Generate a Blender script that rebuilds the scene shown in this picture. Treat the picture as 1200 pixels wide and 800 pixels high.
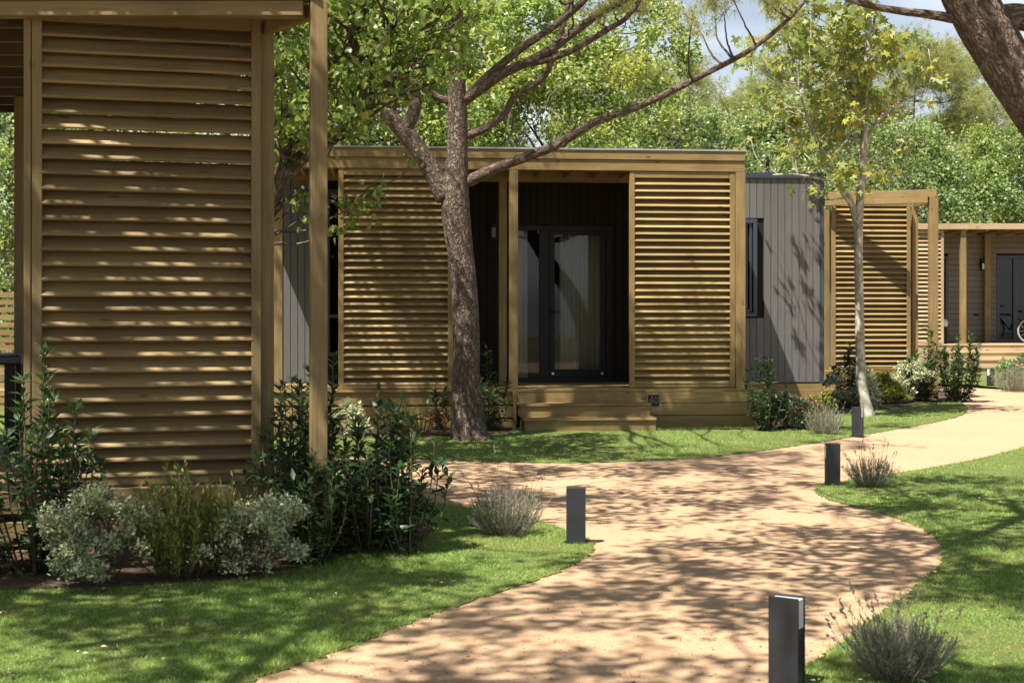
import bpy, bmesh, math, random
import numpy as np
from mathutils import Vector, Matrix
R = math.radians
for o in list(bpy.data.objects): bpy.data.objects.remove(o)
sc = bpy.context.scene
C = sc.collection

# ------------------------------------------------------------------ camera
F = 1650.0; HOR = 370.0; EYE = 1.5             # photograph: 1200 px wide, horizon at y = 370
cam = bpy.data.cameras.new('camera'); camo = bpy.data.objects.new('camera', cam); C.objects.link(camo)
camo.location = (0, 0, EYE); camo.rotation_euler = (R(90), 0, 0)
cam.sensor_width = 36; cam.lens = 49.5; cam.shift_y = -0.025
cam.clip_start = 0.05; cam.clip_end = 3000
cam.dof.use_dof = True; cam.dof.focus_distance = 16.5; cam.dof.aperture_fstop = 6.3
sc.camera = camo
# ------------------------------------------------------------------ light
SUN = Vector((0.365, 0.385, -1.0))               # direction the light travels
el = math.atan2(1.0, math.hypot(SUN.x, SUN.y)); 
w = bpy.data.worlds.new('World'); sc.world = w; w.use_nodes = True
nt = w.node_tree; nt.nodes.clear()
sky = nt.nodes.new('ShaderNodeTexSky'); sky.sky_type = 'NISHITA'; sky.sun_disc = False
sky.sun_elevation = el; sky.sun_rotation = math.atan2(-SUN.x, -SUN.y) 
sky.air_density = 1.0; sky.dust_density = 2.0; sky.ozone_density = 1.0
bg = nt.nodes.new('ShaderNodeBackground'); bg.inputs[1].default_value = 0.050
wo = nt.nodes.new('ShaderNodeOutputWorld')
tc = nt.nodes.new('ShaderNodeTexCoord'); cn = nt.nodes.new('ShaderNodeTexNoise'); cn.inputs['Scale'].default_value = 3.0; cn.inputs['Detail'].default_value = 6
cmap = nt.nodes.new('ShaderNodeMapping'); cmap.inputs['Scale'].default_value = (1, 1, 3.5); nt.links.new(tc.outputs['Generated'], cmap.inputs[0]); nt.links.new(cmap.outputs[0], cn.inputs[0])
cr = nt.nodes.new('ShaderNodeValToRGB'); cr.color_ramp.elements[0].position = .36; cr.color_ramp.elements[0].color = (.25,.25,.25,1); cr.color_ramp.elements[1].position = .62; cr.color_ramp.elements[1].color = (.75,.75,.75,1)
sep = nt.nodes.new('ShaderNodeSeparateXYZ'); nt.links.new(tc.outputs['Generated'], sep.inputs[0])
lowr = nt.nodes.new('ShaderNodeMapRange'); lowr.inputs['From Min'].default_value = .23; lowr.inputs['From Max'].default_value = .36; lowr.inputs['To Min'].default_value = 1; lowr.inputs['To Max'].default_value = 0
nt.links.new(sep.outputs['Z'], lowr.inputs['Value']); nt.links.new(cn.outputs['Fac'], cr.inputs[0])
mu = nt.nodes.new('ShaderNodeMath'); mu.operation = 'MULTIPLY'; nt.links.new(cr.outputs[0], mu.inputs[0]); nt.links.new(lowr.outputs[0], mu.inputs[1])
cm = nt.nodes.new('ShaderNodeMix'); cm.data_type = 'RGBA'; cm.inputs[7].default_value = (11.5, 12.2, 13.2, 1)   # thin bright cloud low in the sky
nt.links.new(mu.outputs[0], cm.inputs[0]); nt.links.new(sky.outputs[0], cm.inputs[6]); nt.links.new(cm.outputs[2], bg.inputs[0]); nt.links.new(bg.outputs[0], wo.inputs[0])
sl = bpy.data.lights.new('sun', 'SUN'); sl.energy = 5.0; sl.angle = R(0.55); sl.color = (1.0, .945, .86)
slo = bpy.data.objects.new('sun', sl); C.objects.link(slo)
slo.rotation_euler = SUN.to_track_quat('-Z', 'Y').to_euler(); slo.location = (-8, -10, 20)
sc.view_settings.view_transform = 'Standard'; sc.view_settings.look = 'None'
sc.view_settings.gamma = 1.0; sc.view_settings.exposure = 1.24
sc.render.engine = 'CYCLES'
sc.render.resolution_x = 1024; sc.render.resolution_y = 682
sc.cycles.diffuse_bounces = 2; sc.cycles.max_bounces = 8; sc.cycles.transparent_max_bounces = 16

# ------------------------------------------------------------------ helpers
def P(px, py, Y):                              # photograph pixel at a distance -> point
    return Vector(((px - 600) / F * Y, Y, EYE - (py - HOR) / F * Y))
def G(px, py):                                 # photograph pixel on the ground -> point
    Y = F * EYE / (py - HOR)
    return ((px - 600) / F * Y, Y)
def tag(o, label=None, cat=None, group=None, kind=None):
    if label: o['label'] = label
    if cat: o['category'] = cat
    if group: o['group'] = group
    if kind: o['kind'] = kind
    return o
def empty(name, loc=(0, 0, 0), rz=0, label=None, cat=None, group=None):
    o = bpy.data.objects.new(name, None); C.objects.link(o); o.location = loc; o.rotation_euler = (0, 0, rz)
    o.empty_display_size = .2
    return tag(o, label, cat, group)
def copy_tree(o, parent=None):
    c = o.copy(); C.objects.link(c); c.parent = parent
    for ch in list(o.children): copy_tree(ch, c)
    return c
def np_mesh(name, V, T, mat=None, parent=None, smooth=False):
    """V (n,3) float, T (m,k) int -> linked object"""
    V = np.asarray(V, np.float32); T = np.asarray(T, np.int32)
    me = bpy.data.meshes.new(name); k = T.shape[1]
    me.vertices.add(len(V)); me.vertices.foreach_set('co', V.ravel())
    me.loops.add(T.size); me.loops.foreach_set('vertex_index', T.ravel())
    me.polygons.add(len(T)); me.polygons.foreach_set('loop_start', np.arange(0, T.size, k, dtype=np.int32))
    me.polygons.foreach_set('loop_total', np.full(len(T), k, np.int32))
    if smooth: me.polygons.foreach_set('use_smooth', np.ones(len(T), bool))
    me.update(calc_edges=True); me.validate()
    if mat: me.materials.append(mat)
    o = bpy.data.objects.new(name, me); C.objects.link(o)
    if parent: o.parent = parent
    return o
class MB:
    def __init__(s): s.v = []; s.f = []; s.al = {}
    def box(s, x0, x1, y0, y1, z0, z1):
        n = len(s.v)
        s.v += [(x0,y0,z0),(x1,y0,z0),(x1,y1,z0),(x0,y1,z0),(x0,y0,z1),(x1,y0,z1),(x1,y1,z1),(x0,y1,z1)]
        s.f += [tuple(n+i for i in q) for q in ((0,3,2,1),(4,5,6,7),(0,1,5,4),(1,2,6,5),(2,3,7,6),(3,0,4,7))]
        return s
    def bar(s, a, b, wd, ht):                  # beam from a to b, wd horizontal width, ht vertical height
        a = Vector(a); b = Vector(b); d = (b - a).normalized()
        up = Vector((0,0,1)) if abs(d.z) < .95 else Vector((0,1,0))
        sx = d.cross(up).normalized(); uy = sx.cross(d).normalized(); n = len(s.v)
        for p in (a, b):
            for i, j in ((-1,-1),(1,-1),(1,1),(-1,1)): s.v.append(tuple(p + sx*wd/2*i + uy*ht/2*j))
        s.f += [tuple(n+i for i in q) for q in ((0,1,2,3),(7,6,5,4),(0,4,5,1),(1,5,6,2),(2,6,7,3),(3,7,4,0))]
        return s
    def prism(s, poly, z0, z1):                # horizontal polygon (anticlockwise) extruded in z
        n = len(s.v); k = len(poly)
        s.v += [(p[0],p[1],z0) for p in poly] + [(p[0],p[1],z1) for p in poly]
        s.f.append(tuple(n+i for i in reversed(range(k)))); s.f.append(tuple(n+k+i for i in range(k)))
        for i in range(k): s.f.append((n+i, n+(i+1)%k, n+k+(i+1)%k, n+k+i))
        return s
    def profile_x(s, prof, x0, x1):            # profile in (y,z) extruded along x
        n = len(s.v); k = len(prof)
        s.v += [(x0,p[0],p[1]) for p in prof] + [(x1,p[0],p[1]) for p in prof]
        s.f.append(tuple(n+i for i in range(k))); s.f.append(tuple(n+k+i for i in reversed(range(k))))
        for i in range(k): s.f.append((n+i, n+k+i, n+k+(i+1)%k, n+(i+1)%k))
        return s
    def tube(s, pts, rad, n=10, cap=True, jitter=0.0, rng=None):
        pts = [Vector(p) for p in pts]; b0 = len(s.v); ref = Vector((.13,.97,.2)); off = None; run = 0.0
        for i, p in enumerate(pts):
            if i: run += (p-pts[i-1]).length
            d = (pts[min(i+1,len(pts)-1)] - pts[max(i-1,0)]).normalized()
            if off is None: off = d.orthogonal().normalized()
            off = (off - d*off.dot(d)).normalized(); bi = d.cross(off)
            for k in range(n):
                a = 2*math.pi*k/n; r = rad[i]
                if jitter and rng: r *= 1 + rng.uniform(-jitter, jitter)
                s.al[len(s.v)] = (math.cos(a)*rad[i]+pts[0].x*3, math.sin(a)*rad[i]+pts[0].z*2, run); s.v.append(tuple(p + (off*math.cos(a) + bi*math.sin(a))*r))
        for i in range(len(pts)-1):
            for k in range(n):
                s.f.append((b0+i*n+k, b0+i*n+(k+1)%n, b0+(i+1)*n+(k+1)%n, b0+(i+1)*n+k))
        if cap:
            s.f.append(tuple(b0+k for k in reversed(range(n)))); e = b0+(len(pts)-1)*n
            s.f.append(tuple(e+k for k in range(n)))
        return s
    def build(s, name, mat, parent=None, bevel=0, smooth=False, loc=None, rz=None):
        me = bpy.data.meshes.new(name); me.from_pydata(s.v, [], s.f); me.update()
        if mat: me.materials.append(mat)
        if s.al:
            at = me.attributes.new('along', 'FLOAT_VECTOR', 'POINT'); at.data.foreach_set('vector', np.array([s.al.get(i, s.v[i]) for i in range(len(s.v))], np.float32).ravel())
        bm = bmesh.new(); bm.from_mesh(me); bmesh.ops.recalc_face_normals(bm, faces=bm.faces); bm.to_mesh(me); bm.free()
        if smooth:
            for p in me.polygons: p.use_smooth = True
        o = bpy.data.objects.new(name, me); C.objects.link(o)
        if parent: o.parent = parent
        if loc is not None: o.location = loc
        if rz is not None: o.rotation_euler = (0, 0, rz)
        if bevel:
            m = o.modifiers.new('bevel', 'BEVEL'); m.width = bevel; m.segments = 2; m.limit_method = 'ANGLE'; m.angle_limit = R(40)
        return o
def smooth_path(pts, n=6):                     # Catmull-Rom through (x,y,z,r)
    A = np.array(pts, float); A = np.vstack([2*A[0]-A[1], A, 2*A[-1]-A[-2]]); out = []
    for i in range(1, len(A)-2):
        for t in np.linspace(0, 1, n, endpoint=False):
            p0,p1,p2,p3 = A[i-1:i+3]
            out.append(.5*((2*p1)+(p2-p0)*t+(2*p0-5*p1+4*p2-p3)*t*t+(3*p1-p0-3*p2+p3)*t**3))
    out.append(A[-2]); out = np.array(out); out[:,3:] = np.maximum(out[:,3:], .002) if out.shape[1] > 3 else out[:,3:]
    return out

# ------------------------------------------------------------------ materials
def nodes(name):
    m = bpy.data.materials.new(name); m.use_nodes = True; t = m.node_tree
    return m, t, t.nodes['Principled BSDF'], t.nodes['Material Output']
def N(t, kind, **kw):
    n = t.nodes.new(kind)
    for k, v in kw.items(): setattr(n, k, v)
    return n
def ramp(t, stops, src):
    r = t.nodes.new('ShaderNodeValToRGB'); e = r.color_ramp.elements
    while len(e) < len(stops): e.new(.5)
    for i, (p, c) in enumerate(stops):
        e[i].position = p; e[i].color = (*c, 1) if len(c) == 3 else c
    t.links.new(src, r.inputs[0]); return r.outputs[0]
def noise(t, vec, scale, detail=4, rough=.55, dist=0):
    n = N(t, 'ShaderNodeTexNoise'); n.inputs['Scale'].default_value = scale; n.inputs['Detail'].default_value = detail
    n.inputs['Roughness'].default_value = rough; n.inputs['Distortion'].default_value = dist
    if vec: t.links.new(vec, n.inputs['Vector'])
    return n.outputs['Fac']
def mapping(t, scale, coord='Object', loc=(0,0,0)):
    tc = N(t, 'ShaderNodeTexCoord'); mp = N(t, 'ShaderNodeMapping'); mp.inputs['Scale'].default_value = scale
    mp.inputs['Location'].default_value = loc
    t.links.new(tc.outputs[coord], mp.inputs['Vector']); return mp.outputs[0]
def mix(t, fac, a, b, mode='MIX'):
    n = N(t, 'ShaderNodeMix', data_type='RGBA', blend_type=mode); 
    for sock, v in ((n.inputs[0], fac), (n.inputs[6], a), (n.inputs[7], b)):
        if hasattr(v, 'is_linked'): t.links.new(v, sock)
        elif isinstance(v, (int, float)): sock.default_value = v
        else: sock.default_value = (*v, 1)
    return n.outputs[2]
def bump(t, h, strength, dist, p):
    b = N(t, 'ShaderNodeBump'); b.inputs['Strength'].default_value = strength; b.inputs['Distance'].default_value = dist
    t.links.new(h, b.inputs['Height']); t.links.new(b.outputs[0], p.inputs['Normal'])
def wood(name, axis, c_lo, c_hi, knot=(.10,.055,.022)):
    m, t, p, o = nodes(name); s = [26.0]*3; s[axis] = 1.1
    v = mapping(t, s); g = noise(t, v, 1.0, 6, .6, 1.2)
    s2 = [110.0]*3; s2[axis] = 3.0; fine = noise(t, mapping(t, s2), 1.0, 3, .6)
    s3 = [1.0]*3; blot = noise(t, mapping(t, (1.6,1.6,1.6)), 1.0, 3, .5)
    base = ramp(t, [(.28, c_lo), (.72, c_hi)], g)
    base = mix(t, .30, base, ramp(t, [(.35, tuple(x*.55 for x in c_lo)), (.65, c_hi)], fine))
    base = mix(t, ramp(t, [(.42, (0,0,0)), (.68, (.45,.45,.45))], blot), base, tuple(x*.62 for x in c_lo))
    s4 = [7.5]*3; s4[axis] = 2.6                # knots
    vo = N(t, 'ShaderNodeTexVoronoi'); vo.inputs['Scale'].default_value = 1.0; vo.inputs['Randomness'].default_value = 1.0
    t.links.new(mapping(t, s4), vo.inputs['Vector'])
    k = ramp(t, [(.05, (.85,.85,.85)), (.13, (0,0,0))], vo.outputs['Distance'])
    base = mix(t, k, base, knot)
    # board-to-board difference: mesh islands are boards
    gi = N(t, 'ShaderNodeNewGeometry')
    base = mix(t, .85, base, mix(t, 1.0, base, ramp(t, [(0, (.62,.60,.55)), (1, (1.28,1.25,1.18))], gi.outputs['Random Per Island']), 'MULTIPLY'))
    t.links.new(base, p.inputs['Base Color']); p.inputs['Roughness'].default_value = .62
    p.inputs['Specular IOR Level'].default_value = .35
    bump(t, fine, .25, .004, p); return m
PL, PH = (.222,.147,.056), (.385,.280,.122)
WX = wood('pine_wood_along_x', 0, PL, PH); WY = wood('pine_wood_along_y', 1, PL, PH); WZ = wood('pine_wood_along_z', 2, PL, PH)
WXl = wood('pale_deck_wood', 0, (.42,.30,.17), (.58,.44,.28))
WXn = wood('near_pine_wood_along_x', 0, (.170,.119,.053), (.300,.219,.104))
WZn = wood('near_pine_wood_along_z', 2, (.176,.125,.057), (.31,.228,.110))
def plain(name, col, rough=.5, metal=0, spec=.5, var=.12, scale=6):
    m, t, p, o = nodes(name); n = noise(t, mapping(t, (1,1,1)), scale, 5, .6)
    c = ramp(t, [(.3, tuple(x*(1-var) for x in col)), (.7, tuple(x*(1+var) for x in col))], n)
    t.links.new(c, p.inputs['Base Color']); p.inputs['Roughness'].default_value = rough
    p.inputs['Metallic'].default_value = metal; p.inputs['Specular IOR Level'].default_value = spec
    return m
def cladding(name, col):
    m, t, p, o = nodes(name)
    n = noise(t, mapping(t, (60,60,2.2)), 1, 5, .65); n2 = noise(t, mapping(t, (1.3,1.3,.7)), 1, 3)
    c = ramp(t, [(.3, tuple(x*.74 for x in col)), (.7, tuple(x*1.2 for x in col))], n)
    c = mix(t, ramp(t, [(.45,(0,0,0)),(.75,(.4,.4,.4))], n2), c, tuple(x*.8 for x in col))
    gi = N(t, 'ShaderNodeNewGeometry')
    c = mix(t, 1.0, c, ramp(t, [(0,(.9,.9,.9)),(1,(1.08,1.07,1.06))], gi.outputs['Random Per Island']), 'MULTIPLY')
    t.links.new(c, p.inputs['Base Color']); p.inputs['Roughness'].default_value = .55; bump(t, n, .15, .003, p); return m
CLAD = cladding('grey_composite_cladding', (.118,.115,.113))
CLADH = cladding('taupe_horizontal_cladding', (.16,.125,.095))
CLADP = cladding('shade_darkened_brown_cladding', (.014,.010,.007)); CLADP.node_tree.nodes['Principled BSDF'].inputs['Specular IOR Level'].default_value = .12  # brown porch boards with the shade under the roof put into their colour
BACK = plain('dark_backing', (.02,.019,.018), .8, 0, .1)
ANTH = plain('anthracite_metal', (.021,.023,.027), .42, 0.0, .5, .2, 9)
BLUE = plain('dark_blue_grey_frame', (.035,.043,.056), .38, 0, .5)
BLACK = plain('black_aluminium', (.010,.010,.011), .45, 0, .22)
ROOFM = plain('roof_membrane', (.10,.105,.11), .7)
FLASH = plain('zinc_flashing', (.42,.44,.46), .38, .6)
WHITE = plain('white_plastic', (.72,.72,.70), .45, 0, .5, .06)
GREYT = plain('grey_tyre', (.30,.28,.26), .6)
STEEL = plain('steel_handle', (.45,.45,.45), .3, 1.0)
DIFF = plain('opal_diffuser', (.62,.66,.68), .35, 0, .5, .05)
SOIL = None
def soilmat():
    m, t, p, o = nodes('bark_mulch_soil'); n = noise(t, mapping(t, (1,1,1)), 38, 6, .7)
    c = ramp(t, [(.3,(.030,.018,.010)),(.55,(.085,.050,.028)),(.75,(.17,.105,.06))], n)
    t.links.new(c, p.inputs['Base Color']); p.inputs['Roughness'].default_value = .95; bump(t, n, .9, .03, p); return m
SOIL = soilmat()
def pathmat():
    m, t, p, o = nodes('sandy_path')
    a = noise(t, mapping(t, (1,1,1)), 1.1, 5, .6); b = noise(t, mapping(t, (1,1,1)), 90, 4, .75); c = noise(t, mapping(t, (1,1,1)), 9, 5, .65)
    col = ramp(t, [(.25,(.345,.208,.116)),(.75,(.44,.285,.168))], a)
    col = mix(t, .5, col, ramp(t, [(.25,(.26,.15,.085)),(.5,(.41,.27,.165)),(.75,(.58,.43,.30))], b))
    col = mix(t, ramp(t, [(.52,(0,0,0)),(.8,(.55,.55,.55))], c), col, (.36,.235,.145))
    d_ = noise(t, mapping(t, (1,1,1)), 24, 5, .7); col = mix(t, .32, col, ramp(t, [(.3,(.25,.145,.083)),(.5,(.42,.28,.17)),(.7,(.54,.39,.265))], d_))
    vo = N(t, 'ShaderNodeTexVoronoi'); vo.inputs['Scale'].default_value = 26; t.links.new(mapping(t, (1,1,1)), vo.inputs['Vector'])
    col = mix(t, ramp(t, [(.05,(.7,.7,.7)),(.10,(0,0,0))], vo.outputs['Distance']), col, (.20,.13,.085))
    t.links.new(col, p.inputs['Base Color']); p.inputs['Roughness'].default_value = .92; p.inputs['Specular IOR Level'].default_value = .2
    bump(t, b, .5, .006, p); return m
PATH = pathmat()
def lawnmat():
    m, t, p, o = nodes('lawn_turf'); a = noise(t, mapping(t, (1,1,1)), 2.2, 5, .65); b = noise(t, mapping(t, (1,1,1)), 70, 4, .75)
    col = ramp(t, [(.3,(.085,.12,.026)),(.55,(.15,.185,.048)),(.72,(.24,.20,.09))], a)
    col = mix(t, .6, col, ramp(t, [(.3,(.035,.050,.012)),(.7,(.18,.21,.070))], b))
    t.links.new(col, p.inputs['Base Color']); p.inputs['Roughness'].default_value = .9; p.inputs['Specular IOR Level'].default_value = .15
    bump(t, b, .8, .02, p); return m
LAWN = lawnmat()
def leafmat(name, stops, trans=.35, rough=.45, spec=.4, tcol=None, patch=None):
    """leaf colours differ from leaf to leaf (mesh islands); light comes through"""
    m, t, p, o = nodes(name); gi = N(t, 'ShaderNodeNewGeometry')
    c = ramp(t, stops, gi.outputs['Random Per Island'])
    if patch:                                   # larger patches of another hue (new growth, dry ends)
        pn = noise(t, mapping(t, (1,1,1)), patch[0], 2, .5)
        c = mix(t, ramp(t, [(.48,(0,0,0)),(.66,(.75,.75,.75))], pn), c, patch[1])
    t.links.new(c, p.inputs['Base Color']); p.inputs['Roughness'].default_value = rough; p.inputs['Specular IOR Level'].default_value = spec
    tr = N(t, 'ShaderNodeBsdfTranslucent'); hs = N(t, 'ShaderNodeHueSaturation')
    hs.inputs['Hue'].default_value = .485; hs.inputs['Saturation'].default_value = 1.1; hs.inputs['Value'].default_value = 1.9
    t.links.new(c, hs.inputs['Color']); t.links.new(hs.outputs[0], tr.inputs[0])
    ms = N(t, 'ShaderNodeMixShader'); ms.inputs[0].default_value = trans
    t.links.new(p.outputs[0], ms.inputs[1]); t.links.new(tr.outputs[0], ms.inputs[2]); t.links.new(ms.outputs[0], o.inputs[0]); return m
L_POP = leafmat('poplar_leaf', [(0,(.085,.145,.030)),(.5,(.145,.215,.050)),(.85,(.21,.275,.07)),(1,(.30,.32,.09))], .46, .35, .5)
L_PLANE = leafmat('plane_leaf', [(0,(.13,.18,.045)),(.55,(.20,.25,.07)),(.85,(.29,.30,.075)),(1,(.42,.36,.06))], .42, .45, .4)
L_BGA = leafmat('bright_leaf', [(0,(.055,.105,.025)),(.30,(.13,.21,.05)),(.62,(.25,.34,.095)),(.88,(.37,.44,.15)),(1,(.56,.58,.32))], .46, .42, .5, patch=(.5,(.34,.36,.085)))
L_BGB = leafmat('mid_leaf', [(0,(.045,.09,.025)),(.35,(.11,.18,.05)),(.7,(.20,.29,.095)),(1,(.42,.48,.24))], .44, .4, .55, patch=(.6,(.25,.29,.09)))
L_PINE = leafmat('pine_needles', [(0,(.19,.22,.08)),(.6,(.28,.31,.115)),(1,(.36,.37,.15))], .40, .5, .3, patch=(.5,(.33,.34,.12)))
L_LAU = leafmat('laurel_leaf', [(0,(.018,.042,.014)),(.6,(.034,.072,.022)),(.9,(.060,.110,.030)),(1,(.12,.17,.05))], .22, .40, .45)
L_PIT = leafmat('variegated_leaf', [(0,(.10,.14,.06)),(.35,(.25,.30,.15)),(.7,(.46,.48,.29)),(1,(.64,.63,.43))], .25, .5, .35)
L_OLI = leafmat('olive_sprig_leaf', [(0,(.095,.135,.026)),(.6,(.20,.23,.050)),(1,(.33,.34,.09))], .3, .45, .4)
L_LAV = leafmat('lavender_leaf', [(0,(.13,.155,.10)),(.6,(.24,.27,.18)),(1,(.38,.40,.30))], .2, .65, .2)
L_RED = leafmat('reddish_leaf', [(0,(.10,.11,.03)),(.5,(.20,.15,.06)),(.8,(.30,.15,.08)),(1,(.36,.24,.14))], .3, .5, .3)
L_YEL = leafmat('yellow_green_leaf', [(0,(.09,.13,.02)),(.6,(.18,.20,.03)),(1,(.32,.30,.06))], .35, .45, .4)
L_GRS = leafmat('grass_blade', [(0,(.105,.19,.034)),(.5,(.195,.315,.066)),(.9,(.28,.385,.105)),(1,(.50,.45,.24))], .34, .5, .3, patch=(1.7,(.26,.30,.085)))
L_DRY = leafmat('dry_leaf', [(0,(.16,.09,.045)),(.6,(.34,.24,.13)),(1,(.62,.55,.42))], .15, .7, .2)
L_SEED = leafmat('lavender_spike', [(0,(.10,.08,.07)),(.6,(.22,.18,.14)),(1,(.38,.32,.24))], .1, .8, .1)
def barkmat(name, lo, mid, hi, sc_=(30,30,6), strength=1.0, dist=.03):
    m, t, p, o = nodes(name)
    at = N(t, 'ShaderNodeAttribute'); at.attribute_name = 'along'
    def amap(sc2):
        mp = N(t, 'ShaderNodeMapping'); mp.inputs['Scale'].default_value = sc2; t.links.new(at.outputs['Vector'], mp.inputs['Vector']); return mp.outputs[0]
    n = noise(t, amap(sc_), 1, 6, .68, .6); v = N(t, 'ShaderNodeTexVoronoi'); v.feature = 'DISTANCE_TO_EDGE'
    wv = amap(tuple(x*.75 for x in sc_)); add = N(t, 'ShaderNodeVectorMath', operation='ADD')
    nn = N(t, 'ShaderNodeTexNoise'); nn.inputs['Scale'].default_value = 1.3; t.links.new(wv, nn.inputs['Vector'])
    t.links.new(wv, add.inputs[0]); t.links.new(nn.outputs['Color'], add.inputs[1]); t.links.new(add.outputs[0], v.inputs['Vector'])
    v.inputs['Scale'].default_value = 1.0
    v.inputs['Randomness'].default_value = 1.0; cr = ramp(t, [(0,(.25,.25,.25)),(.30,(1,1,1))], v.outputs['Distance'])
    mul = N(t, 'ShaderNodeVectorMath', operation='SCALE'); mul.inputs['Scale'].default_value = 2.2; t.links.new(nn.outputs['Color'], mul.inputs[0]); t.links.new(mul.outputs[0], add.inputs[1])
    c = ramp(t, [(.25,lo),(.5,mid),(.78,hi)], n); c = mix(t, cr, tuple(x*.45 for x in lo), c)
    t.links.new(c, p.inputs['Base Color']); p.inputs['Roughness'].default_value = .92; p.inputs['Specular IOR Level'].default_value = .15
    h = mix(t, .5, cr, n); bump(t, h, strength, dist, p); return m
B_PINE = barkmat('pine_bark', (.075,.052,.038), (.195,.145,.112), (.38,.31,.255), (24,24,11))
B_LICH = barkmat('lichen_bark', (.075,.058,.038), (.16,.13,.085), (.30,.25,.13), (18,18,7), .7, .02)
B_PLANE = barkmat('plane_bark', (.30,.28,.22), (.46,.43,.355), (.60,.57,.48), (9,9,5), .25, .01)
B_BG = barkmat('far_bark', (.10,.08,.06), (.20,.17,.14), (.34,.31,.27), (12,12,4), .6, .03)
B_STEM = plain('shrub_stem', (.10,.07,.045), .8)
def glassmat(tint=.75, refl=.5):
    m, t, p, o = nodes('window_glass'); t.nodes.remove(p)
    tr = N(t, 'ShaderNodeBsdfTransparent'); tr.inputs[0].default_value = (tint, tint*1.01, tint, 1)
    gl = N(t, 'ShaderNodeBsdfGlossy'); gl.inputs['Roughness'].default_value = .015
    fr = N(t, 'ShaderNodeFresnel'); fr.inputs[0].default_value = 1.36
    mu = N(t, 'ShaderNodeMath', operation='MULTIPLY_ADD'); mu.inputs[1].default_value = 1.0; mu.inputs[2].default_value = .004
    t.links.new(fr.outputs[0], mu.inputs[0]); ms = N(t, 'ShaderNodeMixShader')
    t.links.new(mu.outputs[0], ms.inputs[0]); t.links.new(tr.outputs[0], ms.inputs[1]); t.links.new(gl.outputs[0], ms.inputs[2])
    t.links.new(ms.outputs[0], o.inputs[0]); return m
GLASS = glassmat()
def curtainmat():
    m, t, p, o = nodes('curtain_cloth'); n = noise(t, mapping(t, (14,14,.3)), 1, 3)
    t.links.new(ramp(t, [(.3,(.70,.68,.60)),(.7,(.85,.83,.76))], n), p.inputs['Base Color']); p.inputs['Roughness'].default_value = .9; return m
CURT = curtainmat()

# ------------------------------------------------------------------ leaf shapes and scattering
def T_leaf(L=1, W=.32, fold=.08, droop=.12):
    V = [(0,0,0),(W,.42*L,fold),(-W,.42*L,fold),(0,.5*L,0),(0,L,-droop)]
    return np.array(V, float), np.array([(0,1,3),(1,4,3),(0,3,2),(2,3,4)])
def T_quad(W=.36):
    V = [(0,0,0),(W,.45,.06),(0,1,-.08),(-W,.45,.06)]
    return np.array(V, float), np.array([(0,1,2),(0,2,3)])
def T_poplar():
    V = [(0,.35,0),(0,0,-.02),(.30,.04,.03),(.42,.26,.05),(.28,.60,.03),(0,1,-.10),(-.28,.60,.03),(-.42,.26,.05),(-.30,.04,.03)]
    return np.array(V, float), np.array([(0,i,i+1) for i in range(1,8)] + [(0,8,1)])
def T_plane():
    ang = [-90,-50,-15,12,40,65,90,115,140,168,195,230]; rad = [.10,.50,.58,.30,.72,.36,.80,.36,.72,.30,.58,.50]
    V = [(0,.1,0)] + [(r*math.cos(R(a)), .15+r*math.sin(R(a)), -.10*r*r+(.05 if i%2 else 0)) for i,(a,r) in enumerate(zip(ang,rad))]
    return np.array(V, float), np.array([(0,i,i+1) for i in range(1,12)] + [(0,12,1)])
def T_tuft(n=9, rng=np.random.default_rng(5)):
    V = []; T = []
    for k in range(n):
        d = rng.normal(size=3); d[1] = abs(d[1])*.8+.5; d /= np.linalg.norm(d); s = np.cross(d, rng.normal(size=3)); s /= np.linalg.norm(s)
        b = len(V); V += [tuple(s*.022), tuple(-s*.022), tuple(d*(.75+.25*rng.random()))]; T.append((b,b+1,b+2))
    return np.array(V, float), np.array(T)
def scatter(tmpl, pos, ydir, up, size, rng, roll=None):
    """instances of a leaf: ydir is the way the leaf points, up a hint for its face"""
    V, T = tmpl; n = len(pos); y = ydir/np.maximum(np.linalg.norm(ydir, axis=1, keepdims=True), 1e-6)
    x = np.cross(y, up); x /= np.maximum(np.linalg.norm(x, axis=1, keepdims=True), 1e-6); z = np.cross(x, y)
    s = np.asarray(size).reshape(-1,1,1) if np.ndim(size) else np.full((n,1,1), size)
    W = (V[None,:,0:1]*x[:,None,:] + V[None,:,1:2]*y[:,None,:] + V[None,:,2:3]*z[:,None,:])*s + pos[:,None,:]
    TT = T[None] + (np.arange(n)*len(V))[:,None,None]
    return W.reshape(-1,3), TT.reshape(-1,3)
def join(parts):
    Vs, Ts, k = [], [], 0
    for V, T in parts: Vs.append(V); Ts.append(T+k); k += len(V)
    return np.vstack(Vs), np.vstack(Ts)
def rnd(rng, n): 
    v = rng.normal(size=(n,3)); return v/np.linalg.norm(v, axis=1, keepdims=True)
def clump_leaves(rng, tmpl, centre, radius, n, size, flat=.75, upw=.9, twigs=9, droop=0.2, loose=0):
    """leaves along a handful of twigs that fan out from a clump's centre; returns leaf mesh and the twigs"""
    c = np.array(centre, float); d = rnd(rng, twigs); d[:,2] *= flat; tip = c + d*radius*rng.uniform(.65,1.1,(twigs,1))
    k = rng.integers(0, twigs, n); u = rng.random(n)**.6 if not loose else rng.uniform(.35,1.05,n)
    pos = c + (tip[k]-c)*u[:,None] + rng.normal(size=(n,3))*(radius*.17 if not loose else loose*(.4+.9*rng.random(n)[:,None]))
    yd = (tip[k]-c)/radius*.5 + rnd(rng, n)*.9; yd[:,2] -= droop
    up = rnd(rng, n)*.8 + np.array([-.30,-.35,upw])
    return scatter(tmpl, pos, yd, up, size*rng.uniform(.65,1.25,n), rng), [(c, t) for t in tip]
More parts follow.
